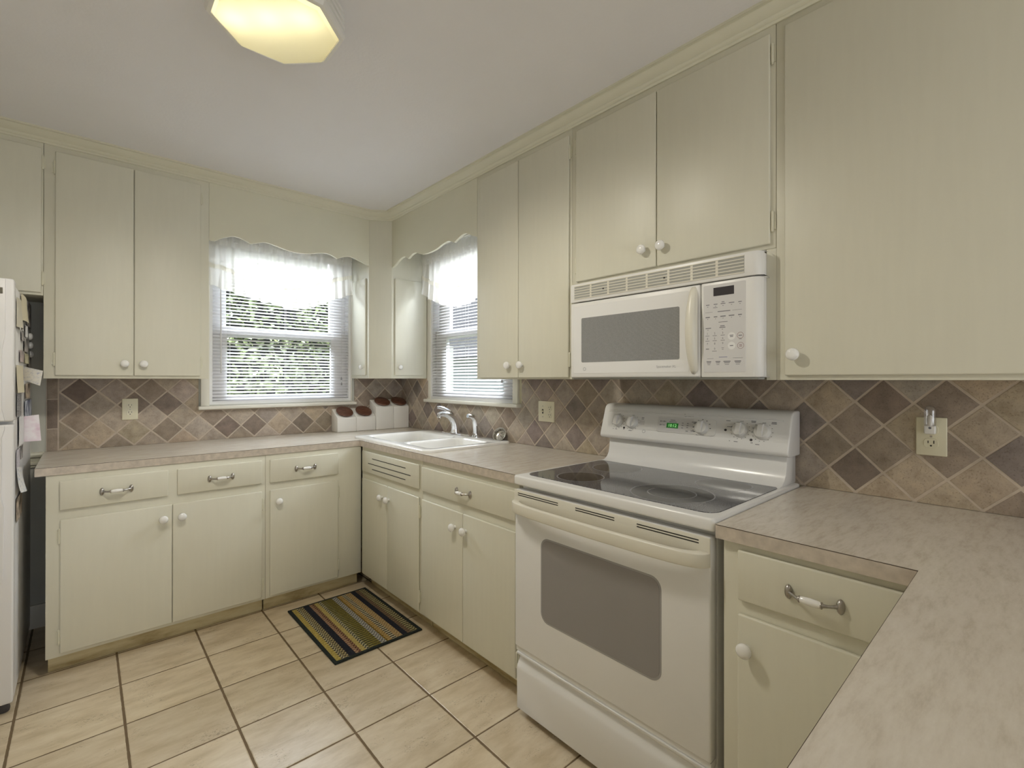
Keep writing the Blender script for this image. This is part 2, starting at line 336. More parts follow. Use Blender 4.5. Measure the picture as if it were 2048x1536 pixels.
class MB:
    def __init__(self, tf=IDT):
        self.bm = bmesh.new(); self.tf = tf; self.mats = []; self.mi = 0; self.tone = None
    def use(self, matname):
        m = M[matname]
        if m not in self.mats: self.mats.append(m)
        self.mi = self.mats.index(m); return self
    def _fin(self, verts, faces):
        for v in verts: v.co = self.tf(*v.co)
        for f in faces: f.material_index = self.mi
    def box(self, s0, s1, d0, d1, z0, z1, bev=0.0, seg=2):
        r = bmesh.ops.create_cube(self.bm, size=1.0)
        vs = r['verts']
        c = Vector(((s0 + s1) / 2, (d0 + d1) / 2, (z0 + z1) / 2)); sz = (abs(s1 - s0), abs(d1 - d0), abs(z1 - z0))
        for v in vs: v.co = Vector((v.co.x * sz[0], v.co.y * sz[1], v.co.z * sz[2])) + c
        if bev:
            es = list({e for v in vs for e in v.link_edges})
            rb = bmesh.ops.bevel(self.bm, geom=es, offset=min(bev, min(sz) * 0.49), segments=seg, profile=0.5, affect='EDGES')
            vs = list({v for f in rb['faces'] for v in f.verts} | {v for v in vs if v.is_valid})
        fs = list({f for v in vs for f in v.link_faces})
        vs = list({v for f in fs for v in f.verts})
        self._fin(vs, fs); return self
    def prism(self, poly, axis, a, b_, bev=0.0, seg=2):
        """poly: list of 2D points in the two other axes (order s,d,z minus axis); extruded from a to b_ along axis."""
        def P(p, t):
            if axis == 's': return Vector((t, p[0], p[1]))
            if axis == 'd': return Vector((p[0], t, p[1]))
            return Vector((p[0], p[1], t))
        va = [self.bm.verts.new(P(p, a)) for p in poly]; vb = [self.bm.verts.new(P(p, b_)) for p in poly]
        n = len(poly); fs = [self.bm.faces.new(va), self.bm.faces.new(list(reversed(vb)))]
        for i in range(n): fs.append(self.bm.faces.new((va[i], vb[i], vb[(i + 1) % n], va[(i + 1) % n])))
        vs = va + vb
        if bev:
            bmesh.ops.recalc_face_normals(self.bm, faces=fs)
            es = list({e for f in fs for e in f.edges if e.calc_face_angle(0) > 0.4})
            rb = bmesh.ops.bevel(self.bm, geom=es, offset=bev, segments=seg, profile=0.5, affect='EDGES')
            fs = list({f for f in rb['faces']} | {f for f in fs if f.is_valid})
            fs = list({g for f in fs for v in f.verts for g in v.link_faces})
            vs = list({v for f in fs for v in f.verts})
        self._fin(vs, fs); return self
    def lathe(self, prof, origin, axis, seg=24, ry=1.0, up=None, a0=0.0, caps=True):
        """prof: list of (radius, height) along axis, from origin. ry scales the second radial axis."""
        a = Vector(axis).normalized(); o = Vector(origin)
        u = Vector(up) if up else (Vector((0, 0, 1)) if abs(a.z) < 0.9 else Vector((1, 0, 0)))
        e1 = u.cross(a).normalized(); e2 = a.cross(e1)
        rings = []; allv = []; fs = []
        for r, h in prof:
            if r < 1e-6:
                v = self.bm.verts.new(o + a * h); rings.append([v]); allv.append(v)
            else:
                ring = [self.bm.verts.new(o + a * h + (e1 * math.cos(a0 + 2 * PI * i / seg) + e2 * math.sin(a0 + 2 * PI * i / seg) * ry) * r) for i in range(seg)]
                rings.append(ring); allv += ring
        for A, B in zip(rings[:-1], rings[1:]):
            if len(A) == 1 and len(B) == 1: continue
            for i in range(seg):
                j = (i + 1) % seg
                if len(A) == 1: fs.append(self.bm.faces.new((A[0], B[i], B[j])))
                elif len(B) == 1: fs.append(self.bm.faces.new((A[i], B[0], A[j])))
                else: fs.append(self.bm.faces.new((A[i], B[i], B[j], A[j])))
        for rg, flip in ((rings[0], 0), (rings[-1], 1)):
            if len(rg) > 1 and caps: fs.append(self.bm.faces.new(rg if not flip else list(reversed(rg))))
        self._fin(allv, fs); return self
    def tube(self, path, rad, seg=12, cap=True):
        pts = [Vector(p) for p in path]; n = len(pts)
        rads = rad if isinstance(rad, (list, tuple)) else [rad] * n
        rings = []; allv = []; fs = []
        t0 = (pts[1] - pts[0]).normalized()
        ref = Vector((0, 0, 1)) if abs(t0.z) < 0.9 else Vector((1, 0, 0))
        e1 = ref.cross(t0).normalized()
        for i in range(n):
            t = (pts[min(i + 1, n - 1)] - pts[max(i - 1, 0)]).normalized()
            e1 = (e1 - t * e1.dot(t)).normalized(); e2 = t.cross(e1)
            ring = [self.bm.verts.new(pts[i] + (e1 * math.cos(2 * PI * k / seg) + e2 * math.sin(2 * PI * k / seg)) * rads[i]) for k in range(seg)]
            rings.append(ring); allv += ring
        for A, B in zip(rings[:-1], rings[1:]):
            for i in range(seg):
                j = (i + 1) % seg; fs.append(self.bm.faces.new((A[i], B[i], B[j], A[j])))
        if cap:
            fs.append(self.bm.faces.new(rings[0])); fs.append(self.bm.faces.new(list(reversed(rings[-1]))))
        self._fin(allv, fs); return self
    def sheet(self, fn, nu, nv, thick=0.0):
        """parametric sheet fn(u,v) -> (s,d,z)"""
        g = [[self.bm.verts.new(Vector(fn(i / nu, j / nv))) for j in range(nv + 1)] for i in range(nu + 1)]
        fs = []
        for i in range(nu):
            for j in range(nv): fs.append(self.bm.faces.new((g[i][j], g[i + 1][j], g[i + 1][j + 1], g[i][j + 1])))
        vs = [v for r in g for v in r]
        if thick:
            bmesh.ops.recalc_face_normals(self.bm, faces=fs)
            r = bmesh.ops.solidify(self.bm, geom=fs, thickness=thick)
            fs = list({f for f in r['geom'] if isinstance(f, bmesh.types.BMFace)} | set(fs))
            vs = list({v for f in fs for v in f.verts})
        self._fin(vs, fs); return self
    def poly(self, pts):
        vs = [self.bm.verts.new(Vector(p)) for p in pts]; f = self.bm.faces.new(vs); self._fin(vs, [f]); return f
    def text(self, s, size, pos, sdir=1, align='CENTER', extr=0.0):
        """text lying in the plane d = pos[1]; sdir = +1/-1: direction of reading along s"""
        cu = bpy.data.curves.new('t', 'FONT'); cu.body = s; cu.size = size; cu.align_x = align; cu.align_y = 'CENTER'; cu.resolution_u = 2
        ob = bpy.data.objects.new('t', cu); COL.objects.link(ob)
        dg = bpy.context.evaluated_depsgraph_get(); dg.update()
        me = bpy.data.meshes.new_from_object(ob.evaluated_get(dg))
        vs = [self.bm.verts.new(Vector((pos[0] + sdir * v.co.x, pos[1], pos[2] + v.co.y))) for v in me.vertices]
        fs = []
        for p in me.polygons:
            try: fs.append(self.bm.faces.new([vs[i] for i in p.vertices]))
            except ValueError: pass
        self._fin(vs, fs)
        bpy.data.objects.remove(ob); bpy.data.meshes.remove(me); bpy.data.curves.remove(cu)
        return self

def wpos(o):
    p = Vector((0, 0, 0))
    while o is not None: p += o.location; o = o.parent
    return p

def link_mesh(name, mb, matname=None, parent=None, origin=None, smooth=35, recalc=True):
    bm = mb.bm
    if recalc: bmesh.ops.recalc_face_normals(bm, faces=bm.faces)
    ang = R(smooth)
    for f in bm.faces: f.smooth = True
    for e in bm.edges:
        e.smooth = not (len(e.link_faces) == 2 and e.calc_face_angle(0) > ang)
    me = bpy.data.meshes.new(name)
    org = wpos(parent) if parent is not None else Vector(origin or (0, 0, 0))
    bmesh.ops.translate(bm, verts=bm.verts, vec=-org)
    bm.to_mesh(me); bm.free()
    mats = mb.mats if mb.mats else [M[matname]]
    for m in mats: me.materials.append(m)
    o = bpy.data.objects.new(name, me); COL.objects.link(o)
    if parent is not None: o.parent = parent
    else: o.location = org
    return o

def tag(o, label, cat, group=None):
    o['label'] = label; o['category'] = cat
    if group: o['group'] = group
    return o

def thing(name, label, cat, loc, group=None):
    o = bpy.data.objects.new(name, None); o.empty_display_size = 0.05
    COL.objects.link(o); o.location = loc
    return tag(o, label, cat, group)

def struct(name, mb, matname=None, parent=None, origin=None, smooth=35):
    o = link_mesh(name, mb, matname, parent, origin, smooth)
    o['kind'] = 'structure'
    return o

# ------------------------------------------------------------------ camera (measured from the photograph's perspective)
CAM = Vector((-1.9367, -3.5107, 1.2951))
cam = bpy.data.cameras.new('Camera'); co = bpy.data.objects.new('Camera', cam); COL.objects.link(co)
yaw, pitch, roll = 0.7306, 0.0021, -0.0008
fw = Vector((math.sin(yaw) * math.cos(pitch), math.cos(yaw) * math.cos(pitch), math.sin(pitch)))
rt = Vector((math.cos(yaw), -math.sin(yaw), 0)); up = rt.cross(fw)
rt2 = rt * math.cos(roll) - up * math.sin(roll); up2 = rt.copy() * math.sin(roll) + up * math.cos(roll)
mat = Matrix((rt2, up2, -fw)).transposed().to_4x4(); mat.translation = CAM
co.matrix_world = mat
cam.sensor_width = 36; cam.lens = 36 * 954.579 / 2048
cam.shift_y = (757.224 - 768) / 2048
cam.clip_start = 0.02
scene.camera = co

# ------------------------------------------------------------------ the room
CEIL = 2.486
YR = -6.4; XL = -3.05
WB = (-1.352, -0.432, 1.135, 2.27)     # window 1 opening  x0,x1,z0,z1 (back wall)
WR = (-1.372, -0.432, 1.150, 2.27)     # window 2 opening  y0,y1,z0,z1 (right wall)

mb = MB(); mb.box(XL - .12, 0.12, YR - .12, 0.12, -0.12, 0.0); struct('floor', mb, 'floor')
mb = MB(); mb.box(XL - .12, 0.12, YR - .12, 0.12, CEIL, CEIL + .12); struct('ceiling', mb, 'ceiling')
def wall_with_hole(tf, s0, s1, hole):
    a, b_, z0, z1 = hole
    mb = MB(tf)
    mb.box(s0, a, -0.12, 0, 0, CEIL); mb.box(b_, s1, -0.12, 0, 0, CEIL)
    mb.box(a, b_, -0.12, 0, 0, z0); mb.box(a, b_, -0.12, 0, z1, CEIL)
    return mb
wallB = struct('wall_back', wall_with_hole(FB, XL, 0.0, WB), 'grey_wall')
wallR = struct('wall_right', wall_with_hole(FR, YR, 0.12, WR), 'cream_wall')
mb = MB(); mb.box(XL - .12, XL, YR, 0.12, 0, CEIL); struct('wall_left', mb, 'room_wall')
mb = MB()
mb.box(XL, -2.75, YR - .12, YR, 0, CEIL); mb.box(-0.35, 0, YR - .12, YR, 0, CEIL); mb.box(-2.75, -0.35, YR - .12, YR, 2.15, CEIL); mb.box(-2.75, -0.35, YR - .12, YR, 0, 0.06)
struct('wall_rear', mb, 'room_wall')

# crown moulding along the cabinet fronts
DUB, DUR = 0.304, 0.298                 # face-frame planes of the upper cabinets
prof = [(0.0, 2.428), (0.006, 2.428), (0.009, 2.433), (0.009, 2.437), (0.013, 2.439), (0.016, 2.443), (0.018, 2.447), (0.018, 2.450), (0.024, 2.453), (0.034, 2.461), (0.042, 2.471), (0.044, 2.4765), (0.049, 2.4775), (0.056, 2.4775), (0.057, CEIL), (0.0, CEIL)]
path = [(XL, -DUB), (-0.430, -DUB), (-DUR, -0.392), (-DUR, YR)]
def crown(path, prof):
    mb = MB(); n = len(path); P = [Vector((p[0], p[1])) for p in path]; rings = []
    for i in range(n):
        def nrm(a, b_):
            t = (b_ - a).normalized(); return Vector((t.y, -t.x))
        if i == 0: nn = nrm(P[0], P[1]); k = 1
        elif i == n - 1: nn = nrm(P[-2], P[-1]); k = 1
        else:
            n1, n2 = nrm(P[i - 1], P[i]), nrm(P[i], P[i + 1]); nn = (n1 + n2).normalized(); k = 1 / nn.dot(n1)
        rings.append([mb.bm.verts.new((P[i].x + nn.x * o * k, P[i].y + nn.y * o * k, z)) for o, z in prof])
    m = len(prof)
    for A, B in zip(rings[:-1], rings[1:]):
        for j in range(m): mb.bm.faces.new((A[j], A[(j + 1) % m], B[(j + 1) % m], B[j]))
    mb.bm.faces.new(rings[0]); mb.bm.faces.new(list(reversed(rings[-1])))
    return mb
struct('trim_1', crown(path, prof), 'cream_flat', smooth=50)

# chair rail and baseboard behind the fridge
mb = MB(FB)
cr = [(0, .837), (.012, .837), (.014, .848), (.022, .852), (.022, .862), (.014, .866), (.016, .885), (.030, .893), (.034, .903), (.030, .913), (0, .915)]
mb.prism(cr, 's', XL, -2.0925)
struct('trim_2', mb, 'cream_flat')
mb = MB(FB); mb.box(XL, -2.064, 0, .014, 0, .121, .003); struct('baseboard_back', mb, 'trimwhite')

# ------------------------------------------------------------------ backsplash tiles
PAL = {'d': (0.190, 0.148, 0.122), 'D': (0.230, 0.182, 0.150), 'P': (0.255, 0.212, 0.196), 'm': (0.315, 0.255, 0.205), 'g': (0.360, 0.308, 0.265), 'l': (0.415, 0.350, 0.290), 't': (0.430, 0.355, 0.270)}
TB = {(1, 0): 'd', (2, 1): 'g', (4, -1): 'D', (6, -1): 'D', (1, -2): 'm', (5, 0): 'm', (6, -3): 'm', (3, -4): 'm', (3, 0): 'g', (2, -1): 'l', (3, -2): 'l', (5, -2): 'l', (7, -2): 'l', (7, 0): 'l', (8, -3): 'l', (5, -4): 'l', (2, -3): 't', (4, -3): 't', (1, -4): 't', (7, -4): 't', (22, 1): 'D', (24, -1): 'D', (26, -1): 'm', (22, -1): 'm', (23, 0): 'g', (25, 0): 'g', (21, 0): 'g'}
TR = {(1, 0): 'P', (3, -2): 'P', (5, -2): 'P', (-1, 0): 'm', (0, -1): 'g', (1, -2): 'l', (18, 1): 'P', (18, -3): 'P', (22, -1): 'P', (22, -3): 'P', (19, -4): 'P', (19, 0): 'g', (21, 0): 'g', (17, 0): 'g', (17, -2): 'g', (21, -2): 'g', (20, -3): 'g', (16, -1): 'g', (18, -1): 'l', (13, -2): 'l', (16, -3): 'l', (14, -3): 'm', (15, -2): 'm', (39, 0): 'D', (38, -3): 'D', (38, -1): 'm', (37, -2): 'm', (39, -2): 'm', (41, 0): 'm', (41, -2): 'm', (40, -1): 't', (42, -1): 't', (40, -3): 't', (42, -3): 't', (37, 0): 't', (42, 1): 't', (41, -4): 't', (39, -4): 't', (37, -4): 't', (43, -2): 'P', (40, 1): 'g'}
def clip(poly, a, b_, c, d):
    def half(pl, ax, val, sgn):
        o = []
        for i in range(len(pl)):
            p, q = pl[i], pl[(i + 1) % len(pl)]
            fp, fq = sgn * (p[ax] - val), sgn * (q[ax] - val)
            if fp >= 0: o.append(p)
            if (fp >= 0) != (fq >= 0):
                t = fp / (fp - fq); o.append((p[0] + t * (q[0] - p[0]), p[1] + t * (q[1] - p[1])))
        return o
    for ax, val, sg in ((0, a, 1), (0, b_, -1), (1, c, 1), (1, d, -1)):
        poly = half(poly, ax, val, sg)
        if len(poly) < 3: return []
    return poly
def parea(p): return abs(sum(p[i][0] * p[(i + 1) % len(p)][1] - p[(i + 1) % len(p)][0] * p[i][1] for i in range(len(p)))) / 2
def tile_wall(tf, rects, s0, sgn, hx, z0, hz, tones, kr, seams, weights, border=(), borrects=(), seed=3):
    rnd = random.Random(seed)
    mb = MB(tf); bm = mb.bm; lay = bm.loops.layers.float_color.new('tone')
    def add(poly, col):
        r = bmesh.ops
        top = [bm.verts.new(Vector((p[0], 0.0062, p[1]))) for p in poly]; bot = [bm.verts.new(Vector((p[0], 0.001, p[1]))) for p in poly]
        fs = [bm.faces.new(top)]; n = len(poly)
        for i in range(n): fs.append(bm.faces.new((top[i], top[(i + 1) % n], bot[(i + 1) % n], bot[i])))
        es = [e for e in fs[0].edges if not any(abs(e.verts[0].co.x - q) < 1e-5 and abs(e.verts[1].co.x - q) < 1e-5 for q in seams)]
        rb = r.bevel(bm, geom=es, offset=0.0028, segments=2, profile=0.6, affect='EDGES', clamp_overlap=True)
        stack = [v for f in rb['faces'] for v in f.verts] or [v for f in fs if f.is_valid for v in f.verts]
        vs = set(stack)
        while stack:
            for e in stack.pop().link_edges:
                for w_ in e.verts:
                    if w_ not in vs: vs.add(w_); stack.append(w_)
        allf = {f for v in vs for f in v.link_faces}
        for f in allf:
            for l in f.loops: l[lay] = (*col, 1)
        for v in vs: v.co = tf(*v.co)
    for k in range(kr[0], kr[1]):
        for m in range(-8, 6):
            if (k + m) % 2 == 0: continue
            cx, cz = s0 + sgn * k * hx, z0 + m * hz
            g = 0.0052
            if (k, m) in tones: c = PAL[tones[(k, m)]]
            else: c = PAL[rnd.choice(weights)]
            j = rnd.uniform(0.93, 1.07); col = tuple(min(1, x * j * rnd.uniform(0.98, 1.02)) for x in c)
            jit = [rnd.uniform(-0.0012, 0.0012) for _ in range(8)]
            dia = [(cx + hx - g + jit[0], cz + jit[1]), (cx + jit[2], cz + hz - g + jit[3]), (cx - hx + g + jit[4], cz + jit[5]), (cx + jit[6], cz - hz + g + jit[7])]
            for rc in rects:
                p = clip(dia, *rc)
                if len(p) >= 3 and parea(p) > 2e-5: add(p, col)
    for rc in border:
        c = PAL[rnd.choice('mmgD')]; add([(rc[0], rc[2]), (rc[1], rc[2]), (rc[1], rc[3]), (rc[0], rc[3])], c)
    return mb
zt = 1.306
rectsB = [(-2.036, -1.4085, .9145, zt), (-1.4085, -.405, .9145, 1.100), (-.405, -.0075, .9145, zt)]
mbt = tile_wall(FB, rectsB, -2.035, 1, .0784, 1.226, .077, TB, (-2, 30), (-1.4085, -.405), 'llltggmmD',
                border=[(-2.083, -2.042, .9145, 1.03), (-2.083, -2.042, 1.034, 1.187), (-2.083, -2.042, 1.191, zt)], seed=5)
bsB = link_mesh('tile_backsplash', mbt, 'tile', wallB, smooth=30); bsB['kind'] = 'structure'
mb = MB(FB); 
for rc in [(-2.086, -1.4085, .9141, zt), (-1.4085, -.405, .9141, 1.105), (-.405, 0, .9141, zt)]: mb.box(rc[0], rc[1], 0.0002, .0042, rc[2], rc[3])
o = link_mesh('tile_grout', mb, 'grout', wallB); o['kind'] = 'structure'
rectsR = [(-.4085, -.0005, .9145, zt), (-1.4425, -.4085, .9145, 1.122), (-4.1, -1.4425, .9145, zt)]
mbt = tile_wall(FR, rectsR, -.170, -1, .0767, 1.222, .0762, TR, (-4, 54), (-1.4425, -.4085), 'lltggmmP', seed=11)
bsR = link_mesh('tile_backsplash', mbt, 'tile', wallR, smooth=30); bsR['kind'] = 'structure'
mb = MB(FR)
for rc in [(-.4085, 0, .9141, zt), (-1.4425, -.4085, .9141, 1.125), (-4.1, -1.4425, .9141, zt)]: mb.box(rc[0], rc[1], 0.0002, .0042, rc[2], rc[3])
o = link_mesh('tile_grout', mb, 'grout', wallR); o['kind'] = 'structure'

# ------------------------------------------------------------------ cabinet hardware
KN = [(0.0075, 0), (0.0075, .010), (.010, .0125), (.0165, .0165), (.0188, .0215), (.0182, .027), (.0145, .0315), (.008, .0338), (0, .0343)]
def nvec(tf): return (tf(0, 1, 0) - tf(0, 0, 0))
def knob(parent, tf, s, d, z, scale=1.0):
    mb = MB(); mb.lathe([(r * scale, h * scale) for r, h in KN], tf(s, d - .001, z), nvec(tf), 24)
    return link_mesh('knob', mb, 'ceramic', parent, smooth=50)
def hinge(parent, tf, s, d, z, h=0.058):
    mb = MB(tf); mb.tube([(s, d, z - h / 2), (s, d, z - h / 6), (s, d, z + h / 6), (s, d, z + h / 2)], 0.0042, 10)
    for q in (-.5, .5): mb.lathe([(0.0042, 0), (.003, .004), (0, .006)], (s, d, z + q * h), (0, 0, 1 if q > 0 else -1), 10)
    mb.box(s - .009, s + .009, d - .006, d - .003, z - h / 2 + .004, z + h / 2 - .004)
    return link_mesh('hinge', mb, 'cream_flat', parent)
def pull(parent, tf, s, d, z, w=0.105, sub=True):
    """pewter drawer pull with a white ceramic middle"""
    mb = MB()
    t = tf(1, 0, 0) - tf(0, 0, 0); n = nvec(tf); c = tf(s, d, z)
    mb.use('pewter')
    for q in (-1, 1):
        e = c + t * (q * w / 2)
        mb.lathe([(.0, -.001), (.0085, -.001), (.0085, .003), (.0068, .0075), (.003, .0105), (0, .011)], e, n, 16, ry=2.0, up=(0, 0, 1))
        P = [e + n * .006 - t * (q * .004), e + n * .013 - t * (q * .011), e + n * .020 - t * (q * .018), e + n * .0245 - t * (q * .025), c + n * .026 + t * (q * .0215)]
        mb.tube(P, [.0052, .0038, .0034, .0042, .0058], 10)
        mb.lathe([(.0076, 0), (.0082, .0015), (.0076, .003)], c + n * .026 + t * (q * .0205), t * q, 14)
    mb.use('ceramic')
    mb.lathe([(.0068, -.0205), (.0082, -.014), (.0090, 0), (.0082, .014), (.0068, .0205)], c + n * .026, t, 18)
    return link_mesh('drawer_pull', mb, None, parent, smooth=45)
def front(name, parent, tf, s0, s1, d0, d1, z0, z1, mat='cream', bev=.0045):
    mb = MB(tf); mb.box(s0, s1, d0, d1, z0, z1, bev, 3)
    return link_mesh(name, mb, mat, parent)

# ------------------------------------------------------------------ upper cabinets
ZU0 = 1.2985; ZU1 = 2.432
TD = 0.012
# fridge-top cabinet
t = thing('wall_cabinet', 'cream wall cabinet above the white refrigerator', 'cabinet', (-2.51, -.15, 1.70))
mb = MB(FB); mb.box(-3.0, -2.0845, 0.001, DUB, 1.697, ZU1, .002); link_mesh('cabinet_body', mb, 'cream', t)
dr = front('door', t, FB, -2.50, -2.0905, DUB + .0005, DUB + TD, 1.709, 2.402)
hinge(dr, FB, -2.0865, DUB + .006, 1.778); hinge(dr, FB, -2.0865, DUB + .006, 2.335)
dr = front('door', t, FB, -2.96, -2.503, DUB + .0005, DUB + TD, 1.709, 2.402)
knob(dr, FB, -2.54, DUB + TD, 1.78)

# left upper cabinet
t = thing('wall_cabinet', 'cream two-door wall cabinet left of the back window', 'cabinet', (-1.745, -.15, ZU0))
mb = MB(FB); mb.box(-2.0835, -1.4045, 0.008, DUB, ZU0, ZU1, .002); link_mesh('cabinet_body', mb, 'cream', t)
for a, b_, kx, hs in ((-2.0435, -1.7445, -1.781, -2.0465), (-1.7415, -1.4455, -1.703, -1.4425)):
    dr = front('door', t, FB, a, b_, DUB + .0005, DUB + TD, 1.3135, 2.401)
    knob(dr, FB, kx, DUB + TD, 1.376); hinge(dr, FB, hs, DUB + .006, 1.392); hinge(dr, FB, hs, DUB + .006, 2.322)

# right upper cabinet beside the side window
t = thing('wall_cabinet', 'narrow cream two-door wall cabinet between side window and microwave', 'cabinet', (-.15, -1.74, ZU0))
mb = MB(FR); mb.box(-2.0885, -1.3885, 0.008, DUR, ZU0 - .0015, ZU1, .002); link_mesh('cabinet_body', mb, 'cream', t)
for a, b_, kx, hs in ((-1.7385, -1.4285, -1.676, -1.4255), (-2.0755, -1.7415, -1.770, -2.0785)):
    dr = front('door', t, FR, a, b_, DUR + .0005, DUR + TD, 1.3045, 2.402)
    knob(dr, FR, kx, DUR + TD, 1.368); hinge(dr, FR, hs, DUR + .006, 1.385); hinge(dr, FR, hs, DUR + .006, 2.325)

# cabinet over the microwave
t = thing('wall_cabinet', 'short cream two-door wall cabinet above the microwave', 'cabinet', (-.15, -2.5, 1.716))
mb = MB(FR); mb.box(-2.9405, -2.0895, 0.002, DUR, 1.7155, ZU1, .002); link_mesh('cabinet_body', mb, 'cream', t)
for a, b_, kx, hs in ((-2.5185, -2.118, -2.467, -2.115), (-2.926, -2.5215, -2.548, -2.932)):
    dr = front('door', t, FR, a, b_, DUR + .0005, DUR + TD, 1.729, 2.402)
    knob(dr, FR, kx, DUR + TD, 1.80); hinge(dr, FR, hs, DUR + .006, 1.80); hinge(dr, FR, hs, DUR + .006, 2.335)

# big cabinet at the right
t = thing('wall_cabinet', 'wide single-door cream wall cabinet right of the microwave', 'cabinet', (-.15, -3.3, ZU0))
mb = MB(FR); mb.box(-3.72, -2.9415, 0.008, DUR, ZU0 - .004, ZU1, .002); mb.box(-2.9415, -2.9125, DUR - .022, DUR, ZU0 - .004, 1.7145)
link_mesh('cabinet_body', mb, 'cream', t)
dr = front('door', t, FR, -3.66, -2.968, DUR + .0005, DUR + TD, 1.3085, 2.405)
knob(dr, FR, -2.998, DUR + TD, 1.373)

# corner cabinet between the two windows: five-sided box
cxl, cyr = -0.430, -0.392
t = thing('corner_cabinet', 'five-sided cream corner cabinet standing between the two windows', 'cabinet', (-.17, -.17, ZU0))
mb = MB()
mb.prism([(cxl, -.008), (cxl, -DUB), (-DUR, cyr), (-.008, cyr), (-.008, -.008)], 'z', ZU0 + .004, ZU1, .002)
link_mesh('cabinet_body', mb, 'cream', t)
mb = MB(); mb.box(cxl - TD, cxl - .0005, -.268, -.045, 1.325, 2.021, .004); dr = link_mesh('door', mb, 'cream', t)
mb = MB(); mb.lathe([(r * .9, h * .9) for r, h in KN], (cxl - TD + .001, -.235, 1.383), (-1, 0, 0), 20); link_mesh('knob', mb, 'ceramic', dr, smooth=50)
mb = MB(); mb.box(-.277, -.045, cyr - TD, cyr - .0005, 1.325, 2.021, .004); dr = link_mesh('door', mb, 'cream', t)
mb = MB(); mb.lathe([(r * .9, h * .9) for r, h in KN], (-.245, cyr - TD + .001, 1.383), (0, -1, 0), 20); link_mesh('knob', mb, 'ceramic', dr, smooth=50)

# scalloped valance boards over the windows
def smooth_pts(pts, n=6):
    out_ = []
    for i in range(len(pts) - 1):
        p0, p1, p2, p3 = pts[max(i - 1, 0)], pts[i], pts[i + 1], pts[min(i + 2, len(pts) - 1)]
        for k in range(n):
            t_ = k / n
            out_.append(tuple(.5 * (2 * p1[j] + (p2[j] - p0[j]) * t_ + (2 * p0[j] - 5 * p1[j] + 4 * p2[j] - p3[j]) * t_ ** 2 + (3 * p1[j] - p0[j] - 3 * p2[j] + p3[j]) * t_ ** 3) for j in range(2)))
    out_.append(pts[-1]); return out_
# one half outline: cusp - bump - bump - ogee, mirrored about the middle
SB = [[(-1.4040, 2.096), (-1.371, 2.100), (-1.338, 2.120), (-1.284, 2.142), (-1.240, 2.139), (-1.186, 2.116)],
      [(-1.186, 2.116), (-1.147, 2.130), (-1.105, 2.141), (-1.054, 2.133), (-.980, 2.116), (-.915, 2.110), (-.84, 2.118), (-.768, 2.136), (-.711, 2.138), (-.657, 2.116)],
      [(-.657, 2.116), (-.608, 2.138), (-.563, 2.145), (-.509, 2.130), (-.4305, 2.104)]]
SR = [[(-.3925, 2.094), (-.44, 2.108), (-.50, 2.132), (-.55, 2.143), (-.585, 2.137), (-.622, 2.117)],
      [(-.622, 2.117), (-.675, 2.137), (-.725, 2.139), (-.770, 2.121), (-.82, 2.110), (-.89, 2.107), (-.97, 2.113), (-1.04, 2.128), (-1.105, 2.134), (-1.162, 2.112)],
      [(-1.162, 2.112), (-1.225, 2.135), (-1.28, 2.140), (-1.34, 2.114), (-1.388, 2.096)]]
def valance(tf, arcs, dep, label, loc):
    low = []
    for a in arcs: low += smooth_pts(a)[:-1]
    low.append(arcs[-1][-1])
    mb = MB(tf); n = len(low)
    fr = dep; bk = dep - .016
    top = 2.432
    A = [mb.bm.verts.new((p[0], fr, p[1])) for p in low]; B = [mb.bm.verts.new((p[0], fr, top)) for p in low]
    C_ = [mb.bm.verts.new((p[0], bk, p[1])) for p in low]; D = [mb.bm.verts.new((p[0], bk, top)) for p in low]
    for i in range(n - 1):
        for q in ((A[i], A[i + 1], B[i + 1], B[i]), (C_[i], D[i], D[i + 1], C_[i + 1]), (A[i], C_[i], C_[i + 1], A[i + 1]), (B[i], B[i + 1], D[i + 1], D[i])): mb.bm.faces.new(q)
    mb.bm.faces.new((A[0], B[0], D[0], C_[0])); mb.bm.faces.new((A[-1], C_[-1], D[-1], B[-1]))
    for v in mb.bm.verts: v.co = tf(*v.co)
    o = link_mesh('valance_board', mb, 'cream_flat', None, loc, smooth=40)
    return tag(o, label, 'valance')
valance(FB, SB, DUB, 'cream scalloped wooden valance board above the back window', (-.91, -.30, 2.1))
valance(FR, SR, DUR, 'cream scalloped wooden valance board above the side window over the sink', (-.30, -.89, 2.1))

# ------------------------------------------------------------------ base cabinets
DBF = 0.636; DBD = 0.648
ZT = 0.082; ZC0 = 0.8775
def base_body(parent, tf, s0, s1, dfr, toe_d=0.574, open_=None, ztop=ZC0):
    mb = MB(tf)
    if open_:   # hollow under the sink
        mb.box(s0, s1, dfr - .02, dfr, ZT, ztop - .001); mb.box(s0, s0 + .018, .02, dfr - .02, ZT, ztop - .001); mb.box(s1 - .018, s1, .02, dfr - .02, ZT, ztop - .001); mb.box(s0 + .018, s1 - .018, .02, dfr - .02, ZT, ZT + .018)
    else: mb.box(s0, s1, .02, dfr, ZT, ztop - .001, .0015)
    link_mesh('cabinet_body', mb, 'cream', parent)
    mb = MB(tf); mb.box(s0 + .006, s1, toe_d - .018, toe_d, 0.001, ZT - .001); link_mesh('toe_kick', mb, 'toe', parent)
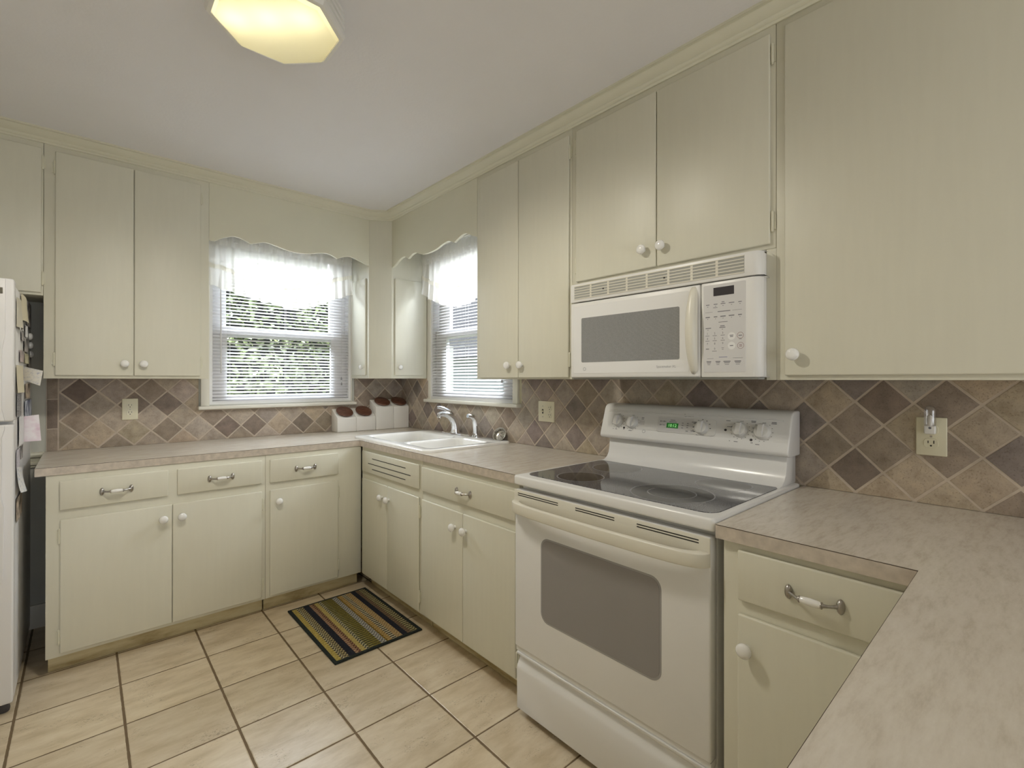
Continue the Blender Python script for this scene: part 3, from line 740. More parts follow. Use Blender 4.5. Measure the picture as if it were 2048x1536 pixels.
# left run, unit with two drawers
t = thing('base_cabinet', 'cream base cabinet with two drawers and two doors, nearest the refrigerator', 'cabinet', (-1.62, -.3, 0))
base_body(t, FB, -2.060, -1.1905, DBF)
for a, b_ in ((-2.0165, -1.629), (-1.593, -1.2095)):
    d_ = front('drawer', t, FB, a, b_, DBF + .0005, DBD, .7225, .8505); pull(d_, FB, -1.824 if a < -1.8 else -1.405, DBD, .784)
for a, b_, kx, hs in ((-2.0145, -1.6135, -1.650, -2.0175), (-1.6115, -1.2095, -1.575, -1.2065)):
    d_ = front('door', t, FB, a, b_, DBF + .0005, DBD, .0975, .6805)
    knob(d_, FB, kx, DBD, .616); hinge(d_, FB, hs, DBF + .006, .17); hinge(d_, FB, hs, DBF + .006, .61)
t = thing('base_cabinet', 'cream base cabinet with one drawer and one door in the corner', 'cabinet', (-.92, -.3, 0))
base_body(t, FB, -1.1895, -.6365, DBF)
d_ = front('drawer', t, FB, -1.1705, -.7865, DBF + .0005, DBD, .7195, .8495); pull(d_, FB, -.979, DBD, .784)
d_ = front('door', t, FB, -1.1695, -.7865, DBF + .0005, DBD, .0945, .6815); knob(d_, FB, -1.127, DBD, .616); hinge(d_, FB, -.7835, DBF + .006, .17); hinge(d_, FB, -.7835, DBF + .006, .61)
# sink base
t = thing('base_cabinet', 'cream sink base cabinet with slotted false drawer front', 'cabinet', (-.3, -1.0, 0))
base_body(t, FR, -1.3715, -.6545, DBF, open_=True)
mb = MB(FR); mb.box(-1.3455, -.6725, DBF + .0005, DBD, .726, .8535, .0045, 3)
fp = link_mesh('false_front', mb, 'cream', t)
mb = MB(FR)
for a, b_, z in ((-1.214, -.813, .818), (-1.267, -.759, .785), (-1.213, -.813, .755)): mb.box(a, b_, DBD - .004, DBD + .0004, z - .0022, z + .0022)
link_mesh('vent_slot', mb, 'dark', fp)
for a, b_, kx, hs in ((-1.0005, -.6725, -.947, None), (-1.3455, -1.0025, -1.027, -1.3485)):
    d_ = front('door', t, FR, a, b_, DBF + .0005, DBD, .092, .6845); knob(d_, FR, kx, DBD, .612)
    if hs: hinge(d_, FR, hs, DBF + .006, .17); hinge(d_, FR, hs, DBF + .006, .61)
# drawer base left of the stove
t = thing('base_cabinet', 'cream base cabinet with one wide drawer, left of the stove', 'cabinet', (-.3, -1.74, 0))
base_body(t, FR, -2.1065, -1.3725, DBF)
d_ = front('drawer', t, FR, -2.0925, -1.3755, DBF + .0005, DBD, .7235, .8465); pull(d_, FR, -1.742, DBD, .780)
for a, b_, kx, hs in ((-1.732, -1.3765, -1.675, None), (-2.0925, -1.735, -1.760, -2.0955)):
    d_ = front('door', t, FR, a, b_, DBF + .0005, DBD, .0935, .6815); knob(d_, FR, kx, DBD, .608)
    if hs: hinge(d_, FR, hs, DBF + .006, .17); hinge(d_, FR, hs, DBF + .006, .61)
# right of the stove, stands further out
DF2 = 0.677; DD2 = 0.690
t = thing('base_cabinet', 'cream base cabinet right of the stove, under the peninsula corner', 'cabinet', (-.3, -3.15, 0))
base_body(t, FR, -3.365, -2.944, DF2, .60)
d_ = front('drawer', t, FR, -3.345, -2.984, DF2 + .0005, DD2, .732, .859); pull(d_, FR, -3.157, DD2, .793)
d_ = front('door', t, FR, -3.345, -2.984, DF2 + .0005, DD2, .0945, .6965); knob(d_, FR, -3.009, DD2, .618); hinge(d_, FR, -3.349, DF2 + .006, .61)
# peninsula base
PX = -1.56
t = thing('base_cabinet', 'cream base cabinet carrying the peninsula counter', 'cabinet', ((PX) / 2, -3.68, 0))
mb = MB(); mb.box(PX + .03, -.02, -3.98, -3.3665, ZT, ZC0 - .001, .002); link_mesh('cabinet_body', mb, 'cream', t)
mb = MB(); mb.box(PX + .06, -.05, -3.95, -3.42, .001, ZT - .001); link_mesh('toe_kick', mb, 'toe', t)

# ------------------------------------------------------------------ countertops
ZC = 0.914
def countertop(name, label, polys_top, edges, loc, hole=None):
    """polys_top: list of convex pieces of the slab; edges: front edge segments that show the darker laminate strip and seam line."""
    t = thing(name, label, 'countertop', loc)
    mb = MB()
    for pl in polys_top: mb.prism(pl, 'z', ZC0, ZC)
    bmesh.ops.remove_doubles(mb.bm, verts=mb.bm.verts, dist=1e-5)
    link_mesh('laminate_top', mb, 'counter', t)
    mb = MB(); ms = MB()
    for (x0, y0, x1, y1, nx, ny) in edges:
        e = .0012
        def quad(m_, za, zb, off):
            v = [m_.bm.verts.new((x0 + nx * off, y0 + ny * off, za)), m_.bm.verts.new((x1 + nx * off, y1 + ny * off, za)), m_.bm.verts.new((x1 + nx * off, y1 + ny * off, zb)), m_.bm.verts.new((x0 + nx * off, y0 + ny * off, zb)),
                 m_.bm.verts.new((x0, y0, za)), m_.bm.verts.new((x1, y1, za)), m_.bm.verts.new((x1, y1, zb)), m_.bm.verts.new((x0, y0, zb))]
            for q in ((0, 1, 2, 3), (4, 7, 6, 5), (0, 3, 7, 4), (1, 5, 6, 2), (3, 2, 6, 7), (0, 4, 5, 1)): m_.bm.faces.new([v[i] for i in q])
        quad(mb, ZC0 + .0002, ZC - .0022, e)
        quad(ms, ZC - .0022, ZC - .0006, e * .8)
    link_mesh('edge_strip', mb, 'cedge', t); link_mesh('edge_seam', ms, 'seam', t)
    return t
YF = -.640; XF = -.648
hx0, hx1, hy0, hy1 = -.572, -.130, -1.350, -.535      # sink cut-out
countertop('countertop', 'L-shaped beige laminate countertop under the two windows', [
    [(-2.093, -.0065), (-2.093, YF), (XF, YF), (XF, -.0065)],
    [(XF, -.0065), (XF, hy1), (-.0065, hy1), (-.0065, -.0065)],
    [(XF, hy1), (XF, hy0), (hx0, hy0), (hx0, hy1)],
    [(hx1, hy1), (hx1, hy0), (-.0065, hy0), (-.0065, hy1)],
    [(XF, hy0), (XF, -2.124), (-.0065, -2.124), (-.0065, hy0)]],
    [(-2.093, YF, XF, YF, 0, -1), (XF, YF, XF, -2.124, -1, 0), (-2.093, -.0065, -2.093, YF, -1, 0)], (-1.0, -.5, ZC0))
XF2 = -.693; YP = -3.342
countertop('countertop', 'beige laminate countertop right of the stove running into a peninsula', [
    [(XF2, -2.930), (XF2, YP), (-.0065, YP), (-.0065, -2.930)],
    [(PX, YP), (PX, -4.03), (-.0065, -4.03), (-.0065, YP)]],
    [(XF2, -2.930, XF2, YP, -1, 0), (XF2, YP, PX, YP, 0, 1), (PX, YP, PX, -4.03, -1, 0)], (-.7, -3.5, ZC0))

# ------------------------------------------------------------------ sink, faucet, sprayer, strainer
def rrect(x0, x1, y0, y1, r, n=6):
    o = []
    for cx_, cy_, a in ((x1 - r, y1 - r, 0), (x0 + r, y1 - r, 90), (x0 + r, y0 + r, 180), (x1 - r, y0 + r, 270)):
        for k in range(n + 1):
            t_ = R(a + 90 * k / n); o.append((cx_ + r * math.cos(t_), cy_ + r * math.sin(t_)))
    return o
t = thing('kitchen_sink', 'white drop-in double-bowl sink below the side window', 'sink', (-.33, -.94, .914))
mb = MB(); bm = mb.bm
SO = (-.626, -.038, -1.388, -.498)
def ring(rect, r, off, z): return [bm.verts.new((p[0], p[1], z)) for p in rrect(rect[0] - off, rect[1] + off, rect[2] - off, rect[3] + off, r)]
def bridge(A, B):
    n = len(A)
    for i in range(n): bm.faces.new((A[i], A[(i + 1) % n], B[(i + 1) % n], B[i]))
def loop_edges(A): return [bm.edges.new((A[i], A[(i + 1) % len(A)])) for i in range(len(A))]
ZS = .9285
o0 = ring(SO, .045, 0, ZS); o1 = ring(SO, .048, .004, ZS - .0025); o2 = ring(SO, .05, .0055, ZS - .007); o3 = ring(SO, .05, .0055, .9143)
bridge(o0, o1); bridge(o1, o2); bridge(o2, o3)
es = loop_edges(o0) if False else [e for e in bm.edges if e.verts[0] in o0 and e.verts[1] in o0]
bowls = [(-.568, -.158, -1.000, -.548), (-.568, -.158, -1.338, -1.035)]
inn = []
for bw in bowls:
    r0 = ring(bw, .05, 0, ZS); r1 = ring(bw, .048, -.004, ZS - .003); r2 = ring(bw, .046, -.009, ZS - .014); r3 = ring(bw, .04, -.026, ZS - .165); r4 = ring(bw, .035, -.05, ZS - .178)
    bridge(r0, r1); bridge(r1, r2); bridge(r2, r3); bridge(r3, r4); bm.faces.new(r4)
    inn += [e for e in bm.edges if e.verts[0] in r0 and e.verts[1] in r0]
bmesh.ops.triangle_fill(bm, edges=es + inn, use_beauty=True)
link_mesh('basin', mb, 'sinkwhite', t, smooth=40)
for bw in bowls:
    mb = MB(); c_ = ((bw[0] + bw[1]) / 2, (bw[2] + bw[3]) / 2, ZS - .1775)
    mb.lathe([(.042, 0), (.042, .002), (.034, .003), (.03, .0012), (0, .0012)], c_, (0, 0, 1), 24); link_mesh('drain', mb, 'chrome', t)

t = thing('kitchen_faucet', 'chrome single-lever faucet on the back deck of the sink', 'faucet', (-.075, -.865, ZS))
mb = MB(); mb.lathe([(.158, 0), (.158, .004), (.150, .009), (.05, .013), (0, .013)], (-.078, -.862, ZS + .0004), (0, 0, 1), 36, ry=.19, up=(1, 0, 0))
link_mesh('escutcheon', mb, 'chrome', t)
mb = MB(); fx, fy = -.078, -.865
P = [(fx, fy, ZS + .010), (fx, fy, .975), (fx - .006, fy, 1.005), (fx - .022, fy, 1.034), (fx - .047, fy, 1.056), (fx - .080, fy, 1.068), (fx - .112, fy, 1.069), (fx - .132, fy, 1.064)]
mb.tube(P, [.030, .027, .0265, .026, .0245, .0215, .0185, .0165], 20)
mb.lathe([(.031, 0), (.033, .003), (.031, .012)], (fx, fy, ZS + .010), (0, 0, 1), 20)
mb.lathe([(.0135, .0), (.0145, .006), (.0145, .022), (.010, .024)], (fx - .122, fy, 1.066), (-.25, 0, -1), 16)
link_mesh('spout', mb, 'chrome', t, smooth=50)
mb = MB(); mb.tube([(fx - .030, fy, 1.058), (fx - .055, fy, 1.083), (fx - .095, fy, 1.104), (fx - .130, fy, 1.113), (fx - .146, fy, 1.113)], [.019, .0165, .0125, .011, .007], 14)
link_mesh('lever_handle', mb, 'chrome', t, smooth=60)

t = thing('side_sprayer', 'chrome pull-out side sprayer standing right of the faucet', 'sprayer', (-.075, -1.085, ZS))
mb = MB(); mb.lathe([(.030, 0), (.030, .004), (.024, .010), (.020, .014), (.019, .022), (0, .022)], (-.075, -1.085, ZS), (0, 0, 1), 20); link_mesh('collar', mb, 'chrome', t)
mb = MB(); mb.tube([(-.075, -1.085, .945), (-.076, -1.085, .985), (-.077, -1.085, 1.020), (-.083, -1.085, 1.042), (-.098, -1.085, 1.056), (-.122, -1.085, 1.064), (-.138, -1.085, 1.067)], [.0155, .0165, .019, .019, .017, .0145, .013], 16)
link_mesh('spray_head', mb, 'chrome', t, smooth=50)
mb = MB(); mb.box(-.083, -.067, -1.108, -1.100, 1.000, 1.030, .003); link_mesh('trigger', mb, 'chrome', t)

t = thing('sink_strainer', 'steel sink strainer basket leaning on the tile behind the sink', 'strainer', (-.05, -1.29, ZS))
ax = Vector((-.80, -.33, .50)).normalized(); cs = Vector((-.052, -1.292, .9615))
mb = MB(); mb.use('steel')
pr = [(.030, -.028), (.036, -.024), (.040, -.004), (.045, 0), (.045, .002), (.041, .002), (.037, -.004), (.033, -.022), (.028, -.025), (0, -.025)]
mb.lathe([(0, -.0285)] + pr, cs, ax, 32)
mb.use('dark')
e1 = ax.cross(Vector((0, 0, 1))).normalized(); e2 = ax.cross(e1)
for k in range(18):
    a = 2 * PI * k / 18; rd = e1 * math.cos(a) + e2 * math.sin(a)
    for rr, hh_, sgn in ((.0362, -.010, -1), (.0345, -.0175, -1), (.0388, -.012, 1)):
        mb.lathe([(.0019, 0), (.0019, .0016), (0, .0016)], cs + rd * rr + ax * hh_, rd * sgn, 6)
for k in range(8):
    a = 2 * PI * k / 8; rd = e1 * math.cos(a) + e2 * math.sin(a)
    mb.lathe([(.0021, 0), (0, .0004)], cs + rd * .018 + ax * -.0248, ax, 6)
link_mesh('basket', mb, None, t)
mb = MB(); mb.lathe([(.003, -.025), (.003, -.008), (.0055, -.006), (.0055, -.002), (0, 0)], cs, ax, 12); link_mesh('post', mb, 'pewter', t)

# ------------------------------------------------------------------ canisters in the corner
def canister(s0, s1, zf, zb, label):
    t = thing('canister', label, 'canister', ((s0 + s1) / 2, -.072, ZC), 'white canister set in the corner')
    mb = MB(FB)
    prof_ = [(.012, ZC + .0006), (.130, ZC + .0006), (.130, zf), (.125, zf + .006), (.034, zb - .003), (.026, zb), (.012, zb)]
    mb.prism(prof_, 's', s0, s1, .0045, 3); link_mesh('jar_body', mb, 'canister', t, smooth=30)
    n = Vector((0, -(zb - zf), .10)).normalized(); n = Vector((0, n.y, n.z))
    c_ = Vector(((s0 + s1) / 2, -.078, zf + (zb - zf) * .535))
    mb = MB(); mb.lathe([(.046, 0), (.046, .004), (.055, .0045), (.060, .009), (.061, .013), (.058, .017), (.040, .0195), (0, .0205)], c_ + n * .002, n, 36)
    link_mesh('lid', mb, 'walnut', t, smooth=35)
canister(-.585, -.4445, 1.014, 1.078, 'short white canister with dark wooden lid, first from the left in the corner set')
canister(-.4435, -.2925, 1.012, 1.078, 'short white canister with dark wooden lid, touching the taller pair')
canister(-.2895, -.1430, 1.084, 1.138, 'tall white canister with dark wooden lid, next to the short pair')
canister(-.1420, -.0100, 1.082, 1.138, 'tall white canister with dark wooden lid, hard against the side wall')

# ------------------------------------------------------------------ stove
t = thing('stove', 'white freestanding electric stove with black glass cooktop', 'stove', (-.36, -2.525, 0))
mb = MB(FR); mb.box(-2.914, -2.138, .03, .648, .028, .886, .003); link_mesh('stove_body', mb, 'white_app', t)
mb = MB(FR); mb.box(-2.90, -2.15, .06, .62, .0005, .028); link_mesh('plinth', mb, 'dark', t)
mb = MB(FR); mb.prism(rrect(-2.9255, -2.1275, .022, .692, .014), 'z', .8885, .9245, .007, 3)
ct = link_mesh('cooktop_rim', mb, 'white_app', t)
mb = MB(FR); mb.prism(rrect(-2.905, -2.150, .148, .650, .045, 8), 'z', .9235, .9262, .0008, 1); cg = link_mesh('glass_top', mb, 'cookglass', t)
for bs, bd, br, inner in ((-2.332, .530, .086, 0), (-2.318, .278, .098, 0), (-2.700, .512, .128, .074), (-2.756, .262, .090, 0)):
    mb = MB(FR)
    def ann(r0, r1, z):
        n = 56
        A = [mb.bm.verts.new((bs + r0 * math.cos(2 * PI * i / n), bd + r0 * math.sin(2 * PI * i / n), z)) for i in range(n)] if r0 > 0 else None
        B = [mb.bm.verts.new((bs + r1 * math.cos(2 * PI * i / n), bd + r1 * math.sin(2 * PI * i / n), z)) for i in range(n)]
        fs = [mb.bm.faces.new((A[i], A[(i + 1) % n], B[(i + 1) % n], B[i])) for i in range(n)] if A else [mb.bm.faces.new(B)]
        mb._fin((A or []) + B, fs)
    mb.use('burner'); ann(0, br, .92640); mb.use('ring'); ann(br, br + .0045, .92642); 
    if inner: ann(inner, inner + .003, .92646)
    link_mesh('burner_zone', mb, None, cg)
# back guard
mb = MB(FR)
mb.prism([(.020, .9247), (.172, .9247), (.150, .929), (.128, .941), (.115, .960), (.109, .985), (.106, 1.0235), (.020, 1.0235)], 's', -2.909, -2.152, .0015, 1)
bg = link_mesh('back_riser', mb, 'white_app', t, smooth=45)
mb = MB(FR)
PF = [(.018, 1.0245), (.112, 1.0245), (.130, 1.028), (.1375, 1.036), (.138, 1.044), (.1005, 1.1605), (.0945, 1.172), (.082, 1.1805), (.062, 1.184), (.018, 1.184)]
mb.prism(PF, 's', -2.9235, -2.120, .006, 3)
pnl = link_mesh('control_panel', mb, 'white_app', t, smooth=45)
def PN(s, h, v): return FR(s, .138 - .3064 * v + .9519 * h, 1.044 + .9519 * v + .3064 * h)
def V(z): return (z - 1.044) / .9519
mb = MB(PN)       # raised ridge along the top of the panel face
mb.box(-2.897, -2.150, -.001, .0028, .108, .113, .0012); mb.box(-2.897, -2.150, -.001, .0016, .117, .119, .0006)
link_mesh('panel_ridge', mb, 'white_app', pnl)
def oven_knob(s, z, r=.0265, rot=0.0, name='burner_knob'):
    mb = MB(); c_ = PN(s, 0, V(z)); n = (PN(0, 1, 0) - PN(0, 0, 0)).normalized()
    mb.use('white_pl')
    mb.lathe([(r * 1.05, 0), (r * 1.05, .003), (r * .98, .005), (r * .92, .015), (r * .84, .018), (0, .0185)], c_, n, 32)
    u_ = (PN(0, 0, 1) - PN(0, 0, 0)).normalized(); w_ = u_.cross(n); ud = u_ * math.cos(rot) + w_ * math.sin(rot)
    g = MB(); g.use('white_pl')
    wd = ud.cross(n)
    P0 = [(-r * .92, 0), (-r * .80, .017), (-r * .2, .026), (r * .80, .026), (r * .95, .017), (r * .92, 0)]
    hw = .0078
    A = [mb.bm.verts.new(c_ + ud * p + n * (h + .004) + wd * hw) for p, h in P0]; B = [mb.bm.verts.new(c_ + ud * p + n * (h + .004) - wd * hw) for p, h in P0]
    k = len(P0); fs = [mb.bm.faces.new(A), mb.bm.faces.new(list(reversed(B)))] + [mb.bm.faces.new((A[i], B[i], B[(i + 1) % k], A[(i + 1) % k])) for i in range(k)]
    for f in fs: f.material_index = mb.mi
    g.bm.free()
    return link_mesh(name, mb, None, pnl, smooth=40)
for s_, z_, r_, ro in ((-2.211, 1.107, .0255, .1), (-2.285, 1.104, .0265, .12), (-2.607, 1.104, .0265, 0), (-2.754, 1.108, .0265, .05), (-2.832, 1.107, .0275, .05)):
    oven_knob(s_, z_, r_, ro, 'oven_knob' if s_ == -2.607 else 'burner_knob')
# clock panel
mb = MB(PN); v0, v1 = V(1.076), V(1.139)
mb.prism([(p[0], p[1]) for p in rrect(-2.663, -2.409, v0, v1, .012)], 'd', 0, .0032, .0012, 2)
ck = link_mesh('clock_panel', mb, 'white_pl', pnl)
def bx(mb, s0, s1, v0, v1, h0, h1): mb.box(s0, s1, h0, h1, v0, v1)
mb = MB(PN); bx(mb, -2.661, -2.411, v0 + .0015, v0 + .0027, .0030, .0036); bx(mb, -2.570, -2.412, v0 + .004, v1 - .004, .0029, .0034)
link_mesh('clock_faceplate', mb, 'grey_pl', ck)
mb = MB(PN); bx(mb, -2.507, -2.455, V(1.094), V(1.114), .0030, .0040); link_mesh('clock_screen', mb, 'clock_bg', ck)
mb = MB(PN); mb.text('10:12', .0175, (-2.481, .0042, V(1.1038)), -1); link_mesh('clock_digits', mb, 'clock_on', ck)
mb = MB(PN)
for s_, z_ in ((-2.425, 1.119), (-2.425, 1.104), (-2.440, 1.119)): mb.box(s_ - .0018, s_ + .0018, .0033, .0037, V(z_) - .003, V(z_) + .003)
for s_, z_, w_ in ((-2.431, 1.119, .007), (-2.431, 1.104, .007), (-2.446, 1.119, .008), (-2.442, 1.104, .010), (-2.48, 1.126, .022), (-2.481, 1.119, .034), (-2.525, 1.117, .007), (-2.525, 1.108, .008), (-2.525, 1.098, .008), (-2.547, 1.117, .007), (-2.547, 1.109, .008), (-2.547, 1.101, .008), (-2.547, 1.087, .010)):
    mb.box(s_ - w_ / 2, s_ + w_ / 2, .0033, .0037, V(z_) - .0012, V(z_) + .0012)
for s_, z_, w_ in ((-2.573, 1.124, .020), (-2.573, 1.119, .006), (-2.573, 1.107, .006), (-2.573, 1.093, .006), (-2.573, 1.089, .020)):
    mb.box(s_ - w_ / 2, s_ + w_ / 2, .0031, .0035, V(z_) - .0013, V(z_) + .0013)
for k in range(9):
    a = R(-150 + 30 * k); mb.box(-2.607 + .0345 * math.sin(-a) - .0026, -2.607 + .0345 * math.sin(-a) + .0026, .0031, .0035, V(1.104) + .0335 * math.cos(a) - .0016, V(1.104) + .0335 * math.cos(a) + .0016)
link_mesh('clock_legend', mb, 'print', ck)
mb = MB(PN); mb.use('print')
mb.text('Spectra', .0135, (-2.545, .0004, V(1.1495)), -1)
mb.text('OFF', .0075, (-2.211, .0004, V(1.137)), -1); mb.text('OFF', .0075, (-2.285, .0004, V(1.135)), -1); mb.text('OFF', .0075, (-2.757, .0004, V(1.139)), -1); mb.text('OFF', .0075, (-2.835, .0004, V(1.138)), -1)
for s_, z_, r_ in ((-2.211, 1.107, .033), (-2.285, 1.104, .034), (-2.754, 1.108, .034), (-2.832, 1.107, .035)):
    for k in range(12):
        a = R(40 + 25 * k)
        p_, q_ = s_ - r_ * math.sin(a), V(z_) + r_ * math.cos(a)
        mb.box(p_ - .0017, p_ + .0017, .0001, .0005, q_ - .0010, q_ + .0010)
for s_, z_, w_ in ((-2.190, 1.071, .004), (-2.206, 1.0705, .010), (-2.247, 1.0725, .006), (-2.281, 1.069, .018), (-2.335, 1.128, .012), (-2.335, 1.1225, .012), (-2.713, 1.117, .018), (-2.706, 1.139, .016), (-2.798, 1.143, .017), (-2.798, 1.139, .015), (-2.868, 1.1425, .016), (-2.868, 1.138, .018), (-2.72, 1.066, .004), (-2.743, 1.065, .014), (-2.80, 1.066, .008), (-2.82, 1.062, .014)):
    mb.box(s_ - w_ / 2, s_ + w_ / 2, .0001, .0005, V(z_) - .0012, V(z_) + .0012)
link_mesh('panel_legend', mb, None, pnl)
for s_, z_ in ((-2.247, 1.079), (-2.700, 1.104), (-2.797, 1.076)):
    mb = MB(); mb.lathe([(.0048, 0), (.0048, .0012), (.003, .002), (0, .0022)], PN(s_, 0, V(z_)), PN(0, 1, 0) - PN(0, 0, 0), 16); link_mesh('indicator_light', mb, 'display', pnl)
mb = MB(); n_ = PN(0, 1, 0) - PN(0, 0, 0); mb.use('print_l')
mb.lathe([(.0075, 0), (.0075, .0006), (.0060, .0006), (.0060, .0003)], PN(-2.350, 0, V(1.071)), n_, 24, caps=False); link_mesh('round_badge', mb, None, pnl)
mb = MB(PN); mb.box(-2.347, -2.322, .0001, .0006, V(1.098), V(1.117)); link_mesh('diagram_patch', mb, 'grey_pl', pnl)
# oven door
mb = MB(FR); mb.box(-2.9145, -2.1375, .651, .690, .266, .8715, .006, 3); dr = link_mesh('oven_door', mb, 'white_app', t)
mb = MB(FR)
mb.prism(rrect(-2.769, -2.279, .411, .719, .036, 8), 'd', .6892, .6908); link_mesh('window_rim', mb, 'ovenrim', dr)
mb = MB(FR); mb.prism(rrect(-2.763, -2.285, .417, .713, .032, 8), 'd', .6895, .6916); link_mesh('oven_window', mb, 'ovenglass', dr)
mb = MB(FR); mb.box(-2.9150, -2.1370, .6885, .6945, .792, .872, .004, 2); tr_ = link_mesh('vent_trim', mb, 'bisque', dr)
mb = MB(FR)
for a, b_ in ((-2.367, -2.159), (-2.607, -2.447), (-2.884, -2.689)):
    for z in (.8600, .8525): mb.box(a, b_, .692, .6949, z - .0016, z + .0016)
link_mesh('vent_slot', mb, 'dark', dr)
outer = smooth_pts([(-2.1372, .690), (-2.140, .704), (-2.152, .719), (-2.180, .733), (-2.25, .744), (-2.40, .750), (-2.526, .752), (-2.65, .750), (-2.80, .744), (-2.872, .733), (-2.900, .719), (-2.912, .704), (-2.9148, .690)], 4)
inner = smooth_pts([(-2.885, .690), (-2.872, .705), (-2.845, .717), (-2.79, .725), (-2.65, .731), (-2.526, .733), (-2.40, .731), (-2.262, .725), (-2.207, .717), (-2.180, .705), (-2.167, .690)], 4)
mb = MB(FR); mb.prism(outer + inner, 'z', .793, .833, .004, 2); link_mesh('door_handle', mb, 'bisque', dr, smooth=50)
# storage drawer
mb = MB(FR)
mb.prism([(.655, .026), (.684, .026), (.688, .030), (.690, .182), (.687, .196), (.676, .213), (.673, .222), (.674, .229), (.686, .234), (.690, .239), (.690, .247), (.655, .247)], 's', -2.9105, -2.1475, .0012, 1)
link_mesh('storage_drawer', mb, 'white_app', t, smooth=40)
mb = MB(FR); mb.box(-2.913, -2.140, .651, .684, .2485, .2645); link_mesh('drawer_gap_strip', mb, 'white_pl', t)

# ------------------------------------------------------------------ over-the-range microwave
t = thing('microwave', 'white over-the-range microwave mounted above the stove', 'microwave', (-.18, -2.52, 1.30))
mb = MB(FR); mb.box(-2.9120, -2.1345, .012, .334, 1.304, 1.7040, .003); link_mesh('microwave_body', mb, 'white_pl', t)
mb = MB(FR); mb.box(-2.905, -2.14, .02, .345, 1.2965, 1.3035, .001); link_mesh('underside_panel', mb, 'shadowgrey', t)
rc_ = [(-2.919 + .034 - .034 * math.cos(R(a)), .361 - .030 + .030 * math.sin(R(a))) for a in range(0, 91, 15)]
def nose(s1, bev, z0, z1): 
    mb = MB(FR); mb.prism([(s1, .335), (-2.919, .335)] + rc_ + [(s1, .361)], 'z', z0, z1, bev, 2); return mb
gr = link_mesh('vent_grille', nose(-2.1345, .002, 1.6275, 1.7045), 'white_pl', t, smooth=45)
mb = MB(FR); mb.box(-2.868, -2.156, .352, .3616, 1.6405, 1.6945); link_mesh('grille_recess', mb, 'shadowgrey', gr)
mb = MB(FR)
for k in range(6):
    z = 1.6405 + .054 * k / 5; mb.box(-2.868, -2.156, .3600, .3632, z - .0016, z + .0016)
for k in range(1, 8): mb.box(-2.156 - .712 * k / 8 - .0045, -2.156 - .712 * k / 8 + .0045, .3600, .3621, 1.6405, 1.6945)
link_mesh('grille_slats', mb, 'bisque', gr)
for s_ in (-2.31, -2.585):
    mb = MB(FR); mb.box(s_ - .0028, s_ + .0028, .362, .3636, 1.664, 1.6695); link_mesh('grille_screw', mb, 'dark', gr)
mb = MB(FR); mb.box(-2.7205, -2.1345, .335, .3615, 1.3035, 1.6235, .007, 3); dr = link_mesh('microwave_door', mb, 'white_pl', t)
mb = MB(FR); mb.prism(rrect(-2.680, -2.152, 1.322, 1.607, .006), 'd', .3608, .3622, .0006, 1); link_mesh('door_panel', mb, 'white_app', dr)
mb = MB(FR); mb.prism(rrect(-2.645, -2.196, 1.368, 1.556, .006), 'd', .3615, .3628); link_mesh('door_window', mb, 'mwglass', dr)
mb = MB(FR); mb.use('print_l'); mb.text('Spacemaker XL', .0125, (-2.592, .3626, 1.343), -1)
mb.lathe([(.0075, 0), (.0075, .0006), (.0058, .0006), (.0058, .0002)], (-2.213, .3622, 1.340), (0, 1, 0), 24, caps=False)
link_mesh('door_legend', mb, None, dr)
hp = []
n_ = 22
mb = MB(FR)
def hsec(k):
    f = k / n_; z = 1.315 + (1.618 - 1.315) * f; b_ = math.sin(PI * f); o_ = .3625 + .034 * b_ ** .7
    w = .010 + .010 * b_ ** .6; sh = .010 * (1 - b_)
    return [(-2.698 - w - sh * 0, o_ - .012 - .010 * b_, z), (-2.698 - w * .8, o_ - .003, z), (-2.698, o_ + .003, z), (-2.698 + w * .8, o_ - .003, z), (-2.698 + w, o_ - .012 - .010 * b_, z)]
secs = [[mb.bm.verts.new(p) for p in hsec(k)] for k in range(n_ + 1)]
fs = []
for A, B in zip(secs[:-1], secs[1:]):
    for i in range(5): fs.append(mb.bm.faces.new((A[i], A[(i + 1) % 5], B[(i + 1) % 5], B[i])))
fs += [mb.bm.faces.new(secs[0]), mb.bm.faces.new(list(reversed(secs[-1])))]
mb._fin([v for q in secs for v in q], fs); link_mesh('door_handle', mb, 'bisque', dr, smooth=60)
cp = link_mesh('control_panel', nose(-2.7245, .0035, 1.3035, 1.6235), 'white_pl', t, smooth=45)
mb = MB(FR); mb.prism(rrect(-2.873, -2.733, 1.320, 1.6145, .004), 'd', .3606, .3618, .0005, 1); link_mesh('key_panel', mb, 'grey_pl', cp)
mb = MB(FR); mb.box(-2.836, -2.768, .3615, .3624, 1.5755, 1.6035); link_mesh('display', mb, 'display', cp)
mb = MB(FR); D0 = .3621; mb.use('print')
def dash(s_, z_, w_, h_=.0024): mb.box(s_ - w_ / 2, s_ + w_ / 2, D0 - .0002, D0, z_ - h_ / 2, z_ + h_ / 2)
cols = (-2.748, -2.775, -2.800, -2.828, -2.855)
for s_, w_ in zip(cols, (.012, .013, .016, .018, .011)): dash(s_, 1.548, w_); dash(s_, 1.5415, .004, .0016)
dash(-2.800, 1.5535, .009)
dash(-2.774, 1.537, .015, .0016)
dash(-2.803, 1.5225, .042); dash(-2.752, 1.5225, .026, .0008); dash(-2.846, 1.5225, .030, .0008)
for s_, w_ in zip(cols, (.015, .012, .018, .018, .012)): dash(s_, 1.506, w_, .003); dash(s_, 1.4995, .003, .0016)
dash(-2.800, 1.487, .030, .0016)
dash(-2.750, 1.469, .019); dash(-2.798, 1.474, .015); dash(-2.798, 1.469, .020); dash(-2.749, 1.463, .004, .0016); dash(-2.798, 1.463, .004, .0016)
